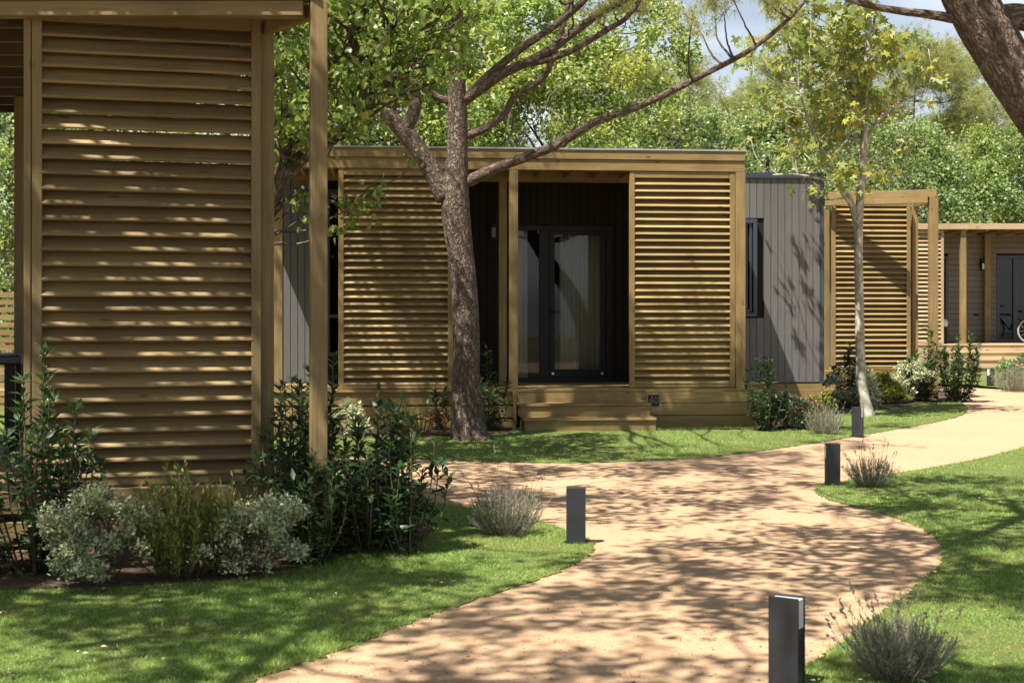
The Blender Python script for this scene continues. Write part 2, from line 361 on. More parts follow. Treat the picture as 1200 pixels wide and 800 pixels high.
def limb(mb, a, b, ra, rb, rng, sag=.12, n=7, sides=6):
    a = np.array(a, float); b = np.array(b, float); L = np.linalg.norm(b-a); m = (a+b)/2 + np.array([rng.normal()*.08, rng.normal()*.08, -sag])*L*.9
    pts = smooth_path([(*a, ra), (*m, (ra+rb)/2*.9), (*b, rb)], n)
    pts[1:-1,:3] += rng.normal(size=(len(pts)-2,3))*L*.008
    mb.tube(pts[:,:3], pts[:,3], sides); return pts
def tree(name, base, trunk, clumps, tmpl, leafsize, barkm, leafm, rng, label, cat='tree', group=None, limb_r=.35,
         nleaf=160, twig_r=.006, twigs=9, extra=None, flat=.75, sides=10, jitter=0, upw=.9, droop=.2, sub=0):
    """trunk: list of (x,y,z,r) in world space; clumps: (x,y,z,R[,n]); extra: hand-laid limbs [(x,y,z,r)...]"""
    e = empty(name, base, 0, label, cat, group); b = np.array(base)
    mb = MB(); tp = smooth_path(trunk, 8); spine = [tp]
    mb.tube(tp[:,:3]-b, tp[:,3], sides, jitter=jitter, rng=random.Random(3))
    for ex in (extra or []):
        q = smooth_path(ex, 7); spine.append(q); mb.tube(q[:,:3]-b, q[:,3], max(6, sides-4), jitter=jitter*.6, rng=random.Random(4))
    allp = np.vstack([s[len(s)//3 if i == 0 else 2:] for i, s in enumerate(spine)])
    parts = []
    for cl in clumps:
        c = np.array(cl[:3]); rad = cl[3]; n = int(cl[4] if len(cl) > 4 else nleaf*(rad/.5)**2)
        d = np.linalg.norm(allp[:,:3]-c, axis=1) + np.maximum(allp[:,2]-c[2]+.15, 0)*2.5
        a = allp[np.argmin(d + rng.random(len(d))*.4)]
        r0 = min(a[3]*.6, .012+.016*np.linalg.norm(a[:3]-c))*limb_r/.35
        q = limb(mb, a[:3]-b, c-b, r0, twig_r*1.3, rng)
        lo_ = cl[5] if len(cl) > 5 else 0
        (V, T), tw = clump_leaves(rng, tmpl, c-b, rad, n, leafsize, flat, upw, 12 if lo_ else twigs, droop, lo_); parts.append((V, T))
        for (p0, p1) in tw[:max(3, twigs//2)]: mb.tube([p0, (p0+p1)/2+rng.normal(size=3)*.02, p1], [twig_r, twig_r*.7, twig_r*.35], 4, cap=False)
    o = mb.build('trunk', barkm, e, smooth=True)
    if sub: 
        m = o.modifiers.new('sub','SUBSURF'); m.levels = sub; m.render_levels = sub
    if parts:
        V, T = join(parts); np_mesh('crown', V, T, leafm, e)
    return e

# ------------------------------------------------------------------ ground, path, lawns
def sheet(name, poly, z, mat, skirt=.03, jitter=0, step=.05, seed=1, label=None):
    rg = np.random.default_rng(seed); pts = []
    for i in range(len(poly)):
        a = np.array(poly[i]); b = np.array(poly[(i+1)%len(poly)]); n = max(1, int(np.linalg.norm(b-a)/step))
        for t in range(n): pts.append(a+(b-a)*t/n)
    pts = np.array(pts)
    if jitter: pts += rg.normal(size=pts.shape)*jitter
    bm = bmesh.new(); vs = [bm.verts.new((p[0], p[1], z)) for p in pts]
    es = [bm.edges.new((vs[i], vs[(i+1)%len(vs)])) for i in range(len(vs))]
    bmesh.ops.triangle_fill(bm, use_beauty=True, edges=es)
    lo = [bm.verts.new((p[0], p[1], z-skirt)) for p in pts]
    for i in range(len(vs)): bm.faces.new((vs[i], vs[(i+1)%len(vs)], lo[(i+1)%len(vs)], lo[i]))
    bmesh.ops.recalc_face_normals(bm, faces=bm.faces)
    me = bpy.data.meshes.new(name); bm.to_mesh(me); bm.free(); me.materials.append(mat)
    o = bpy.data.objects.new(name, me); C.objects.link(o); o['kind'] = 'structure'; return o
def spl(pts, n=10):
    q = smooth_path([(*p, 0) for p in pts], n); return [(a, b) for a, b, _ in q]
def tz(y): 
    t = min(1, max(0, (y-27.5)/5)); return .14*t*t*(3-2*t)
gm = MB(); 
gm.v = [(x, y, -.06 + (tz(y) if y < 1000 else .14)) for y in (-60,0,20,27,29,31,33,36,60,140,1500) for x in (-1500,-60,-20,0,20,60,1500)]
gm.f = [(r*7+c, r*7+c+1, (r+1)*7+c+1, (r+1)*7+c) for r in range(10) for c in range(6)]
def groundmat():
    m, t, p, o = nodes('woodland_ground'); a = noise(t, mapping(t, (1,1,1)), .6, 6, .65)
    t.links.new(ramp(t, [(.3,(.05,.06,.02)),(.6,(.12,.095,.05)),(.8,(.20,.15,.085))], a), p.inputs['Base Color']); p.inputs['Roughness'].default_value = .95; return m
gm.build('ground', groundmat())['kind'] = 'structure'
pm = MB(); pm.v = [(-14,-3,0),(20,-3,0),(20,29.9,.0),(-14,29.9,0)]; pm.f = [(0,1,2,3)]
pm.build('path', PATH)['kind'] = 'structure'
e1 = spl([G(*p) for p in [(285,802),(340,782),(400,762),(520,715),(600,690),(650,672),(684,655),(696,644),(692,636),(670,625),(640,613),(600,604),(560,597),(500,588),(440,580)]])
LAWN1 = [(-1.0,4.2)] + e1 + [(-3.2,12.6),(-9,12.9),(-9,4.2)]
LAWN1[0] = (-.75, 4.4)
sheet('lawn', LAWN1, .008, LAWN, .03, .012, .03, 1)
e2 = spl([G(*p) for p in [(905,803),(940,785),(1000,745),(1050,705),(1093,672),(1106,651),(1098,632),(1070,615),(1020,598),(975,587),(957,576),(962,569),(1010,561),(1080,550),(1150,537),(1200,524)]])
LAWN2 = [(9.5,4.2),(.93,4.6)] + e2 + [(9.5,18.2)]
LAWN2 = [LAWN2[1]] + e2 + [(9.5,18.2),(9.5,4.4)]
sheet('lawn', LAWN2, .008, LAWN, .03, .012, .03, 2)
e3 = spl([G(*p) for p in [(420,536),(480,538),(560,541),(640,542.5),(700,542),(780,539),(850,534),(950,520),(1040,505),(1100,494),(1128,486),(1133,479),(1125,471),(1115,466.5)]])
LAWN3 = [(-9,16.4)] + e3 + [(7.0,28.4),(-9,28.4)]
sheet('lawn', LAWN3, .008, LAWN, .03, .014, .04, 3)
fe = [G(1050,452), G(1125,453.5), G(1200,458), G(1300,462), G(1500,470)]
fl = MB(); nr = 14
for r in range(nr+1):
    for i, (x, y) in enumerate(fe): yy = y + (44-y)*(r/nr)**1.6; fl.v.append((x*(yy/y)**.9, yy, .016+tz(yy)))
k = len(fe)
fl.f = [(r*k+i, r*k+i+1, (r+1)*k+i+1, (r+1)*k+i) for r in range(nr) for i in range(k-1)]
fl.build('lawn', LAWN)['kind'] = 'structure'
# planting bed in front of the near cabin
BED = [(-4.6,7.55)] + spl([G(*p) for p in [(0,694),(110,690),(200,685),(260,682),(340,669),(400,655),(450,645),(492,636),(503,622),(480,606)]]) + [(-1.2,10.6),(-3,10.4),(-4.6,9.6)]
sheet('planting_bed', BED, .021, SOIL, .02, .01, .06, 4)
BED2 = [(-4.6,17.75)] + [G(450,514), G(530,511), G(600,508)] + [(0,18.95),(-4.6,18.75)]
sheet('planting_bed', BED2, .021, SOIL, .02, .01, .06, 5)
BED3 = [G(886,504), G(930,505), G(962,500), G(966,488), G(975,481), G(1030,480), G(1090,473), G(1112,470)] + [(8.2,26.5),(6.2,26.4),(4.8,20.9),(3.3,19.2)]
sheet('planting_bed', BED3, .021, SOIL, .02, .01, .08, 6)

def in_poly(x, y, poly):
    c = np.zeros(len(x), bool); n = len(poly)
    for i in range(n):
        x0, y0 = poly[i]; x1, y1 = poly[i-1]
        t = ((y0 > y) != (y1 > y)) & (x < (x1-x0)*(y-y0)/((y1-y0) if y1 != y0 else 1e-9)+x0); c ^= t
    return c
def grass(poly, box, n, hgt, wid, seed, holes=(), name='grass', label='', z0=.006):
    rg = np.random.default_rng(seed); x = rg.uniform(box[0], box[1], n); y0, y1 = box[2], box[3]
    y = 1/(1/y1 + rg.random(n)*(1/y0-1/y1)) if y0 > 0 else rg.uniform(y0, y1, n)
    keep = in_poly(x+rg.normal(size=n)*.024, y+rg.normal(size=n)*.03, poly) & (np.abs(x) < .42*y+.3)
    for h in holes: keep &= ~in_poly(x, y, h)
    x = x[keep]; y = y[keep]; n = len(x)
    far = np.sqrt(y/y0) if y0 > 0 else 1
    h = hgt*rg.uniform(.55,1.25,n)*(.8+.4*np.sin(x*3.1+1.3*np.sin(y*2.3))*np.sin(y*2.7)); wdt = wid*rg.uniform(.7,1.3,n)*far
    a = rg.uniform(0, 2*np.pi, n); lean = rg.normal(size=(n,2))*.85 + np.array([.0,.1])
    V = np.zeros((n,3,3)); V[:,0] = np.c_[x-np.cos(a)*wdt/2, y-np.sin(a)*wdt/2, np.full(n,z0)]
    V[:,1] = np.c_[x+np.cos(a)*wdt/2, y+np.sin(a)*wdt/2, np.full(n,z0)]
    V[:,2] = np.c_[x+lean[:,0]*h, y+lean[:,1]*h, z0+h]
    o = np_mesh(name, V.reshape(-1,3), np.arange(3*n).reshape(-1,3), L_GRS); return tag(o, label, 'grass', None, 'stuff')
grass(LAWN1, (-3.6,.75,5.3,11.5), 300000, .024, .0038, 11, [BED], label='short sunlit grass of the lawn in front of the near timber cabin')
grass(LAWN2, (.9,6.6,5.3,17.8), 320000, .024, .0040, 12, label='short grass of the lawn right of the sandy path')
grass(LAWN3, (-3.5,8.2,14.3,27), 170000, .024, .007, 13, [BED2, BED3], label='short grass of the strip before the cabin numbered 40')

# ------------------------------------------------------------------ louvred panels and cabins
def louvre(parent, w_, z0, z1, loc, rz, fx, fz, bx, stile=.07, depth=.062, pitch=.0945, label=None, seed=1, bev=.004):
    """slatted screen: x from 0 to w_ in its own space, front face at y = 0"""
    rg = random.Random(seed)
    s = MB(); n = int((z1-z0-.135)/pitch); p_ = (z1-z0-.135)/n
    for i in range(n):
        zc = z0+.05+p_*(i+.5) + rg.uniform(-.002,.002); tl = R(41.5)+R(rg.uniform(-1.2,1.2)); L, th = .143, .021; yc = depth/2+.024
        d = (-math.cos(tl), -math.sin(tl)); nn = (-math.sin(tl), math.cos(tl)); pr = []
        for u, v in ((-.5,-.5),(.42,-.5),(.5,-.32),(.5,.30),(.44,.5),(-.5,.5)): pr.append((yc+d[0]*u*L+nn[0]*v*th, zc+d[1]*u*L+nn[1]*v*th))
        s.profile_x(pr, stile-.012, w_-stile+.012); dz = rg.uniform(-.0035,.0035); s.v[-len(pr):] = [(q[0], q[1], q[2]+dz) for q in s.v[-len(pr):]]
    fr = s.build('louvre_panel', bx, parent, .002, loc=loc, rz=rz)
    if label: fr['label'] = label
    for a_, b_ in ((0, stile), (w_-stile, w_)): MB().box(a_, b_, 0, depth, z0, z1).build('stile', fz, fr, bev)
    for a_, b_ in ((z1-.085, z1-.002), (z0+.001, z0+.05)): MB().box(stile+.001, w_-stile-.001, .004, depth-.004, a_, b_).build('rail', fx, fr, bev)
    return fr
def vclad(parent, x0, x1, y, z0, z1, mat, holes=(), pitch=.106, name='wall'):
    """boards side by side with a shadow gap, front face at y"""
    m = MB(); n = max(1, int(round((x1-x0)/pitch))); p_ = (x1-x0)/n
    for i in range(n):
        a, b = x0+i*p_+.004, x0+(i+1)*p_-.004; segs = [(z0, z1)]
        for hx0, hx1, hz0, hz1 in holes:
            if b > hx0 and a < hx1:
                ns = []
                for s0, s1 in segs:
                    if hz0 > s0: ns.append((s0, min(hz0, s1)))
                    if hz1 < s1: ns.append((max(hz1, s0), s1))
                segs = [q for q in ns if q[1]-q[0] > .01]
        for s0, s1 in segs: m.box(a, b, y, y+.022, s0, s1)
    return m.build(name, mat, parent)

# ---- cabin 40 -----------------------------------------------------
TH = R(5.5); Y0 = 18.75
c40 = empty('cabin', (0, Y0, 0), TH, 'grey cabin numbered 40 with two louvred timber screens on its porch', 'cabin', 'holiday cabins')
def LX(px, ly=0.0):                           # photograph column -> x in the cabin's own space at depth ly
    q = (px-600)/F; c, s = math.cos(TH), math.sin(TH)
    return (q*(Y0+ly*c)+ly*s)/(c-q*s)
def LZ(py, lx, ly=0.0): return EYE-(py-HOR)/F*(Y0+lx*math.sin(TH)+ly*math.cos(TH))
xl, xr = -3.62, LX(873); DK = .525; BW = 1.85
ZT = LZ(178, 3.0)
m = MB().box(xl, xr, -.03, .045, ZT-.125, ZT); m.build('fascia', WX, c40, .005)
MB().box(xl+.01, xr-.003, -.012, .09, ZT-.272, ZT-.128).build('beam', WX, c40, .005)
MB().box(xl-.03, xr+.015, -.045, .10, ZT+.001, ZT+.022).build('flashing', FLASH, c40)
MB().box(xl, xr-.02, .101, BW-.02, ZT-.03, ZT+.012).build('porch_roof', ROOFM, c40)
MB().box(xr-.05, xr, .046, BW-.03, ZT-.27, ZT-.032).build('side_beam', WY, c40, .004)
MB().box(xl, xl+.05, .046, BW-.03, ZT-.27, ZT-.032).build('side_beam', WY, c40, .004)
jm = MB()
x = xl+.35
while x < xr-.2: jm.box(x, x+.045, .092, BW-.05, ZT-.20, ZT-.033); x += .42
jm.box(xl+.05, xr-.05, BW-.05, BW-.006, ZT-.26, ZT-.033); jm.build('rafters', WY, c40)
ceil = MB(); 
for i in range(15): ceil.box(xl+.06, xr-.06, .11+i*.115, .11+i*.115+.108, ZT-.0325, ZT-.0312)
ceil.build('ceiling_boards', WX, c40)
def post(px0, px1, name='post', y0=-.012, z0=DK, z1=ZT-.275, mat=WZ):
    return MB().box(LX(px0), LX(px1), y0, y0+.10, z0, z1).build(name, mat, c40, .005)
post(321.5, 331); post(597, 607); post(862, 873.5)
MB().box(LX(585,1.2), LX(594,1.2), 1.2, 1.3, DK, ZT-.275).build('post', WZ, c40, .005)
louvre(c40, LX(531)-LX(396.5), DK+.012, ZT-.276, (LX(396.5), 0, 0), 0, WX, WZ, WX, label='louvred screen in tree shade left of the door', seed=2)
louvre(c40, LX(861.5)-LX(738), DK+.012, ZT-.276, (LX(738), 0.002, 0), 0, WX, WZ, WX, label='sunlit louvred screen right of the door', seed=3)
# deck, fascia boards, steps
dk = MB(); n = 17
for i in range(n):
    y = -.05+i*((BW+.05)/n); dk.box(xl, LX(888), y+.003, y+(BW+.05)/n-.003, DK-.028, DK)
dk.build('deck', WX, c40)
df = MB()
for a, b in ((DK-.20, DK-.03), (DK-.375, DK-.225), (.0, DK-.40)): df.box(xl, LX(601), -.02, .01, a, b)
df.build('deck_skirt', WX, c40, .003)
dr = MB(); xs, xe = LX(757), LX(887.5)
for i in range(3): dr.box(xs, xe, -.04, -.012, i*.165+.006, i*.165+.162)
dr.box(LX(601)+.01, xs-.005, -.04, -.012, .33, DK-.03)
dr.build('deck_skirt', WX, c40, .003)
MB().box(xe-.03, xe, -.010, BW-.05, .01, DK-.03).build('deck_skirt', WY, c40, .003)
st = MB(); a, b = LX(605), LX(757.5)
st.box(a, b, -.34, -.045, .315, .350); st.box(a+.02, b-.01, -.315, -.29, .175, .313)
st.box(a+.03, b+.012, -.64, -.325, .145, .180); st.box(a+.05, b+.008, -.615, -.59, .004, .143)
st.box(a+.02, a+.055, -.289, -.05, .18, .313); st.box(b-.05, b-.012, -.589, -.05, .004, .143); st.box(a+.05, a+.085, -.589, -.05, .004, .143)
st.build('steps', WX, c40, .004)
MB().box(LX(601.5)-.005, LX(601.5)+.035, -.075, -.042, .01, DK-.035).build('stringer', WZ, c40, .003)
# number plaque
hx = LX(765); hz = LZ(468.5, hx)
pq = MB().box(hx-.073, hx+.073, -.052, -.041, hz-.073, hz+.073).build('number_plaque', BLACK, c40, .003)
dg = MB()
def stroke(mb, pts, wd, y0, y1):
    for (x0, z0), (x1, z1) in zip(pts[:-1], pts[1:]):
        L = math.hypot(x1-x0, z1-z0); nx, nz = -(z1-z0)/L*wd/2, (x1-x0)/L*wd/2; ex, ez = (x1-x0)/L*wd*.45, (z1-z0)/L*wd*.45; b0 = len(mb.v)
        for yy in (y0, y1): mb.v += [(x0-ex+nx,yy,z0-ez+nz),(x0-ex-nx,yy,z0-ez-nz),(x1+ex-nx,yy,z1+ez-nz),(x1+ex+nx,yy,z1+ez+nz)]
        mb.f += [tuple(b0+i for i in q) for q in ((0,1,2,3),(7,6,5,4),(0,4,5,1),(1,5,6,2),(2,6,7,3),(3,7,4,0))]
stroke(dg, [(hx-.010,hz-.015),(hx-.058,hz-.015),(hx-.018,hz+.047)], .009, -.0545, -.0525)
stroke(dg, [(hx-.0180,hz+.047),(hx-.0180,hz-.045)], .009, -.0562, -.0547)
stroke(dg, [(hx+.035+.020*math.cos(t*math.pi/8), hz+.001+.043*math.sin(t*math.pi/8)) for t in range(17)], .008, -.0545, -.0525)
dg.build('numerals', plain('worn_grey_paint', (.115,.12,.115), .5), pq)
# body
bx0, bx1 = -3.95, LX(961, BW); ZB = LZ(209, 4.0, BW); z0b = DK-.01
dx0, dx1 = LX(606, BW), LX(716, BW); dz1 = DK+.015+2.28
wr0, wr1 = LX(863, BW), LX(886, BW); wz0, wz1 = LZ(371, wr1, BW), LZ(257, wr1, BW)
wl0, wl1 = LX(384, BW)-.02, LX(384, BW)+.95; lz0, lz1 = LZ(417, -2.7, BW), LZ(222, -2.7, BW)
HL = [(dx0,dx1,0,dz1), (wr0-.02,wr1+.02,wz0-.02,wz1+.02), (wl0,wl1,lz0,lz1)]; xa_, xb_ = LX(384,BW)-.02, LX(862,BW)
vclad(c40, bx0, xa_, BW, z0b, ZB, CLAD, HL); vclad(c40, xa_, xb_, BW, z0b, ZB, CLADP, HL)['label'] = 'brown wall under the porch roof, porch shade darkened into its colour'; vclad(c40, xb_, bx1, BW, z0b, ZB, CLAD, HL)
bk = MB(); yb = BW+.024
bk.box(bx0+.01, wl0, yb, yb+.06, z0b, ZB); bk.box(wl1, dx0, yb, yb+.06, z0b, ZB); bk.box(dx1, wr0-.02, yb, yb+.06, z0b, ZB); bk.box(wr1+.02, bx1-.01, yb, yb+.06, z0b, ZB)
bk.box(wl0, wl1, yb, yb+.06, lz1, ZB); bk.box(wl0, wl1, yb, yb+.06, z0b, lz0); bk.box(dx0, dx1, yb, yb+.06, dz1, ZB)
bk.box(wr0-.02, wr1+.02, yb, yb+.06, wz1+.02, ZB); bk.box(wr0-.02, wr1+.02, yb, yb+.06, z0b, wz0-.02)
bk.box(bx0+.01, bx0+.07, yb+.061, 6.0, z0b, ZB); bk.box(bx1-.07, bx1-.01, yb+.061, 6.0, z0b, ZB); bk.box(bx0+.01, bx1-.01, 6.0, 6.06, z0b, ZB)
bk.box(bx0+.071, bx1-.071, yb+.061, 5.99, z0b, z0b+.04)
bk.build('wall_backing', BACK, c40)
MB().box(bx1+.001, bx1+.06, BW-.012, BW+.09, z0b-.02, ZB-.002).build('corner_trim', BLUE, c40, .003)
MB().box(bx0-.05, bx1+.085, BW-.03, BW+.06, ZB+.001, ZB+.085).build('roof_edge', BLUE, c40, .004)
MB().box(bx0-.05, bx1+.085, BW+.062, 6.1, ZB+.001, ZB+.07).build('roof', ROOFM, c40)
sb = MB()
for a, b in ((.26, z0b-.03), (.02, .24)): sb.box(LX(888)+.02, bx1+.03, BW-.01, BW+.03, a, b)
sb.build('base_boards', WX, c40, .003)
# door
d = MB(); yd = BW-.012; fz = .075; zt = DK+.02
xm = LX(641, BW)
d.box(dx0, dx1, yd, yd+.07, dz1-.07, dz1); d.box(dx0, dx1, yd, yd+.07, DK+.002, DK+.07)
d.box(dx0, dx0+.012, yd, yd+.07, DK+.071, dz1-.071); d.box(dx1-.07, dx1, yd, yd+.07, DK+.071, dz1-.071); d.box(LX(632,BW), xm+.03, yd, yd+.07, DK+.071, dz1-.071)
dr_ = d.build('door', BLACK, c40, .003)
lf = MB(); lx0, lx1 = xm+.035, dx1-.075; gx0, gx1 = LX(650,BW), LX(703,BW)
lf.box(lx0, gx0, yd+.012, yd+.062, DK+.075, dz1-.075); lf.box(gx1, lx1, yd+.012, yd+.062, DK+.075, dz1-.075)
lf.box(gx0, gx1, yd+.012, yd+.062, dz1-.135, dz1-.075); lf.box(gx0, gx1, yd+.012, yd+.062, DK+.075, DK+.19)
lf.build('door_leaf', BLACK, dr_, .003)
MB().box(gx0+.001, gx1-.001, yd+.034, yd+.040, DK+.191, dz1-.136).build('pane', GLASS, dr_)
MB().box(dx0+.013, LX(632,BW)-.001, yd+.034, yd+.040, DK+.071, dz1-.071).build('pane', GLASS, dr_)
hm = MB(); hm.box(lx0+.02, lx0+.05, yd-.012, yd+.011, 1.44, 1.62); hm.tube([(lx0+.035, yd-.012, 1.56), (lx0+.035, yd-.055, 1.56), (lx0+.15, yd-.055, 1.56)], [.010,.010,.009], 8)
hm.build('handle', BLACK, dr_)
for q in (lx0+.05, lx1-.06): MB().tube([(q, yd+.011, DK+.13), (q, yd-.02, DK+.13)], [.02,.02], 10).build('bolt', STEEL, dr_)
def window(x0, x1, z0, z1, proud, wd, mat=BLUE, rails=()):
    m = MB(); y = BW-proud
    m.box(x0, x1, y, BW+.05, z1-wd, z1); m.box(x0, x1, y, BW+.05, z0, z0+wd); m.box(x0, x0+wd, y, BW+.05, z0+wd+.001, z1-wd-.001); m.box(x1-wd, x1, y, BW+.05, z0+wd+.001, z1-wd-.001)
    for r in rails: m.box(x0+wd+.001, x1-wd-.001, y, BW+.05, r, r+.05)
    f = m.build('window', mat, c40, .004)
    MB().box(x0+wd+.001, x1-wd-.001, BW+.01, BW+.016, z0+wd+.001, z1-wd-.001).build('pane', GLASS, f); return f
wf = window(wr0, wr1, wz0, wz1, .07, .06)
wf2 = MB().box(wr0+.08, wr1-.075, BW-.045, BW+.009, wz0+.075, wz0+.11).box(wr1-.11, wr1-.075, BW-.045, BW+.009, wz0+.111, wz1-.075).box(wr0+.08, wr1-.075, BW-.045, BW+.0085, wz1-.0745, wz1-.062).build('sash', BLUE, wf, .003)
window(wl0, wl1, lz0, lz1, .012, .05, BLUE, (lz0+.55,))
# curtains behind the glass
cm = MB(); 
def pleats(x0, x1, y, z0, z1, amp, wl, seed):
    rg = random.Random(seed); V = []; n = int((x1-x0)/.008); ph = rg.random()*6
    for i in range(n+1):
        x = x0+(x1-x0)*i/n; yy = y+amp*math.sin(2*math.pi*x/wl+ph+.8*math.sin(x*9))+amp*.4*math.sin(x*53); V += [(x,yy,z0),(x,yy+.01,z1)]
    return np.array(V), np.array([(2*i,2*i+2,2*i+3,2*i+1) for i in range(n)])
def curtain(x0, x1, y, z0, z1, lab, seed, amp=.022, wl=.11):
    V, T = pleats(x0, x1, y, z0, z1, amp, wl, seed); o = np_mesh('curtain', V, T, CURT, smooth=True)
    so = o.modifiers.new('thick', 'SOLIDIFY'); so.thickness = .003
    o.location = (0, Y0, 0); o.rotation_euler = (0, 0, TH); return tag(o, lab, 'curtain')
curtain(gx0+.08, gx1+.12, BW+.075, DK+.05, dz1-.06, 'pale pleated curtain behind the glass of the black cabin door', 3)
curtain(dx0+.0, dx0+.16, BW+.075, DK+.05, dz1-.06, 'narrow pale curtain behind the side light left of the door', 4)
def lamp(parent, x, y, z, s=1.0, gm_=DIFF):
    b = MB().box(x-.055*s, x+.055*s, y-.03, y-.001, z-.13*s, z+.13*s).box(x-.05*s, x+.05*s, y-.11, y-.031, z+.06*s, z+.12*s).build('wall_lamp', BLACK, parent, .004)
    MB().tube([(x, y-.07, z-.10*s), (x, y-.07, z+.055*s)], [.038*s,.038*s], 14).build('lamp_glass', gm_, b, smooth=False)
lamp(c40, LX(578,BW), BW, LZ(271, -.3, BW), .9, plain('smoked_lamp_glass', (.10,.10,.10), .3))

# ---- near cabin on the left ---------------------------------------
c1 = empty('cabin', (-2.4, 8.9, 0), 0, 'nearest cabin with a tall shaded louvred screen and front corner post', 'cabin', 'holiday cabins')
def sub1(o): o.location = Vector(o.location) - Vector((-2.4, 8.9, 0)); return o
pa = P(37, 0, 8.80); pb = P(306, 0, 9.17); pw = math.hypot(pb.x-pa.x, pb.y-pa.y); pr = math.atan2(pb.y-pa.y, pb.x-pa.x)
D1 = .412
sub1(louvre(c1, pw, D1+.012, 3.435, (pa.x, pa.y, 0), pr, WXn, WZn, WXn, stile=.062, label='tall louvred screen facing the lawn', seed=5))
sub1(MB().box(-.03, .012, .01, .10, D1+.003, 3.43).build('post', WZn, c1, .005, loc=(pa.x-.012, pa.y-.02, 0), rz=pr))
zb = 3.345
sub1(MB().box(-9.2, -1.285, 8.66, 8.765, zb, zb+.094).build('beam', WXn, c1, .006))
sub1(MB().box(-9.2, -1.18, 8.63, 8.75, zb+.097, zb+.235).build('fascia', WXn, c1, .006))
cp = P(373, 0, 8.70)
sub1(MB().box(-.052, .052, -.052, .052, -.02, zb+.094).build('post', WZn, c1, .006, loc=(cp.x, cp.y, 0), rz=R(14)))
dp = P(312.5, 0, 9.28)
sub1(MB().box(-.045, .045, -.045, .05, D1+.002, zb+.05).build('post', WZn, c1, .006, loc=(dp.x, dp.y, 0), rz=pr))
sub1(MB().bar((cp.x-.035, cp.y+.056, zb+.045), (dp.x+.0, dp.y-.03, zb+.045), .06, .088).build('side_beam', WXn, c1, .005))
sub1(MB().bar((dp.x-.02, dp.y+.08, zb+.045), (-2.9, 13.2, zb+.045), .06, .10).build('side_beam', WXn, c1, .005))
rf = MB(); rf.prism([(-9.2,8.76),(-1.19,8.76),(-1.55,9.35),(-2.85,13.3),(-9.2,13.3)], zb+.19, zb+.225); sub1(rf.build('porch_roof', ROOFM, c1))
rb = MB()
for i in range(34):
    y = 8.78+i*.13; xe_ = -1.27-(y-8.76)*.62 if y < 9.35 else -1.66-(y-9.35)*.33; rb.box(-9.2, xe_, y+.004, y+.118, zb+.165, zb+.188)
WXd = wood('shade_darkened_wood_along_x', 0, (.050,.032,.018), (.085,.055,.03))  # pine of the ceiling and rafters, colour darkened to stand for deep porch shade
sub1(rb.build('ceiling_boards', WXd, c1))
rj = MB()
for i in range(9): 
    y = 9.2+i*.48; xe_ = -1.45-(y-8.76)*.5 if y < 9.35 else -1.72-(y-9.35)*.33; rj.box(-9.2, xe_-.05, y, y+.05, zb+.04, zb+.164)
sub1(rj.build('rafters', WXd, c1))
pd = P(26.5, 0, 12.1)
sub1(MB().box(-.058, .058, -.05, .05, D1+.002, zb+.035).build('post', WZn, c1, .006, loc=(pd.x, pd.y, 0)))
# deck: front edge follows the screen
ux = Vector((math.cos(pr), math.sin(pr), 0)); uy = Vector((-math.sin(pr), math.cos(pr), 0)); o1 = Vector((pa.x, pa.y, 0))
dk = MB(); 
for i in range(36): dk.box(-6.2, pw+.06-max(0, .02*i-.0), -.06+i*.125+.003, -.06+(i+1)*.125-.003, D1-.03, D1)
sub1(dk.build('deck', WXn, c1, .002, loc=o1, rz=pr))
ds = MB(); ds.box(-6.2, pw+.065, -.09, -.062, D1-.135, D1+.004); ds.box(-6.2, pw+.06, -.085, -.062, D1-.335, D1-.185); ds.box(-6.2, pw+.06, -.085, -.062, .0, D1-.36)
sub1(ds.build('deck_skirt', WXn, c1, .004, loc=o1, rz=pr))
wl_ = empty('tmp'); bpy.data.objects.remove(wl_)
wb = vclad(c1, -3.2, 0, 0, D1, 3.3, CLAD); wb.location = (-6.1, 10.4, 0); wb.rotation_euler = (0,0,pr); sub1(wb)
wb2 = MB().box(-3.2, 0, .024, 3.0, D1, 3.3).build('wall_backing', BACK, c1, loc=(-6.1,10.4,0), rz=pr); sub1(wb2)
# outdoor table on that deck
tb = empty('outdoor_table', (-4.7, 11.3, D1), pr, 'dark grey outdoor table on the nearest cabin deck', 'table')
MB().box(-.75,.75,-.4,.4,.70,.78).build('tabletop', ANTH, tb, .02)
for sx in (-.66,.66):
    for sy in (-.32,.32): MB().box(sx-.04,sx+.04,sy-.04,sy+.04,0,.699).build('leg', BLACK, tb)

# ---- third cabin (sunlit, right) ----------------------------------
c3 = empty('cabin', (7.0, 26, 0), 0, 'sunlit louvred cabin porch beyond the young pale tree', 'cabin', 'holiday cabins')
def sub3(o): o.location = Vector(o.location)-Vector((7.0,26,0)); return o
qa = P(975, 0, 25.65); qb = P(1067, 0, 25.75); qw = math.hypot(qb.x-qa.x, qb.y-qa.y); qr = math.atan2(qb.y-qa.y, qb.x-qa.x); D3 = .50
sub3(louvre(c3, qw, D3+.012, 3.60, (qa.x,qa.y,0), qr, WX, WZ, WX, label='fully sunlit louvred screen', seed=7))
c3p = P(1093.5, 0, 24.9); zb3 = 3.50
sub3(MB().box(-.075,.075,-.06,.06,-.02,zb3+.10).build('post', WZ, c3, .006, loc=(c3p.x,c3p.y,0), rz=qr))
p3d = P(1071.5, 0, 25.95)
sub3(MB().box(-.055,.055,-.05,.05,D3,zb3).build('post', WZ, c3, .006, loc=(p3d.x,p3d.y,0), rz=qr))
l3 = Vector((qa.x-.15, qa.y-.12, 0))
sub3(MB().bar((c3p.x+.06, c3p.y-.02, zb3+.165), (l3.x, l3.y, zb3+.165), .11, .13).build('fascia', WX, c3, .005))
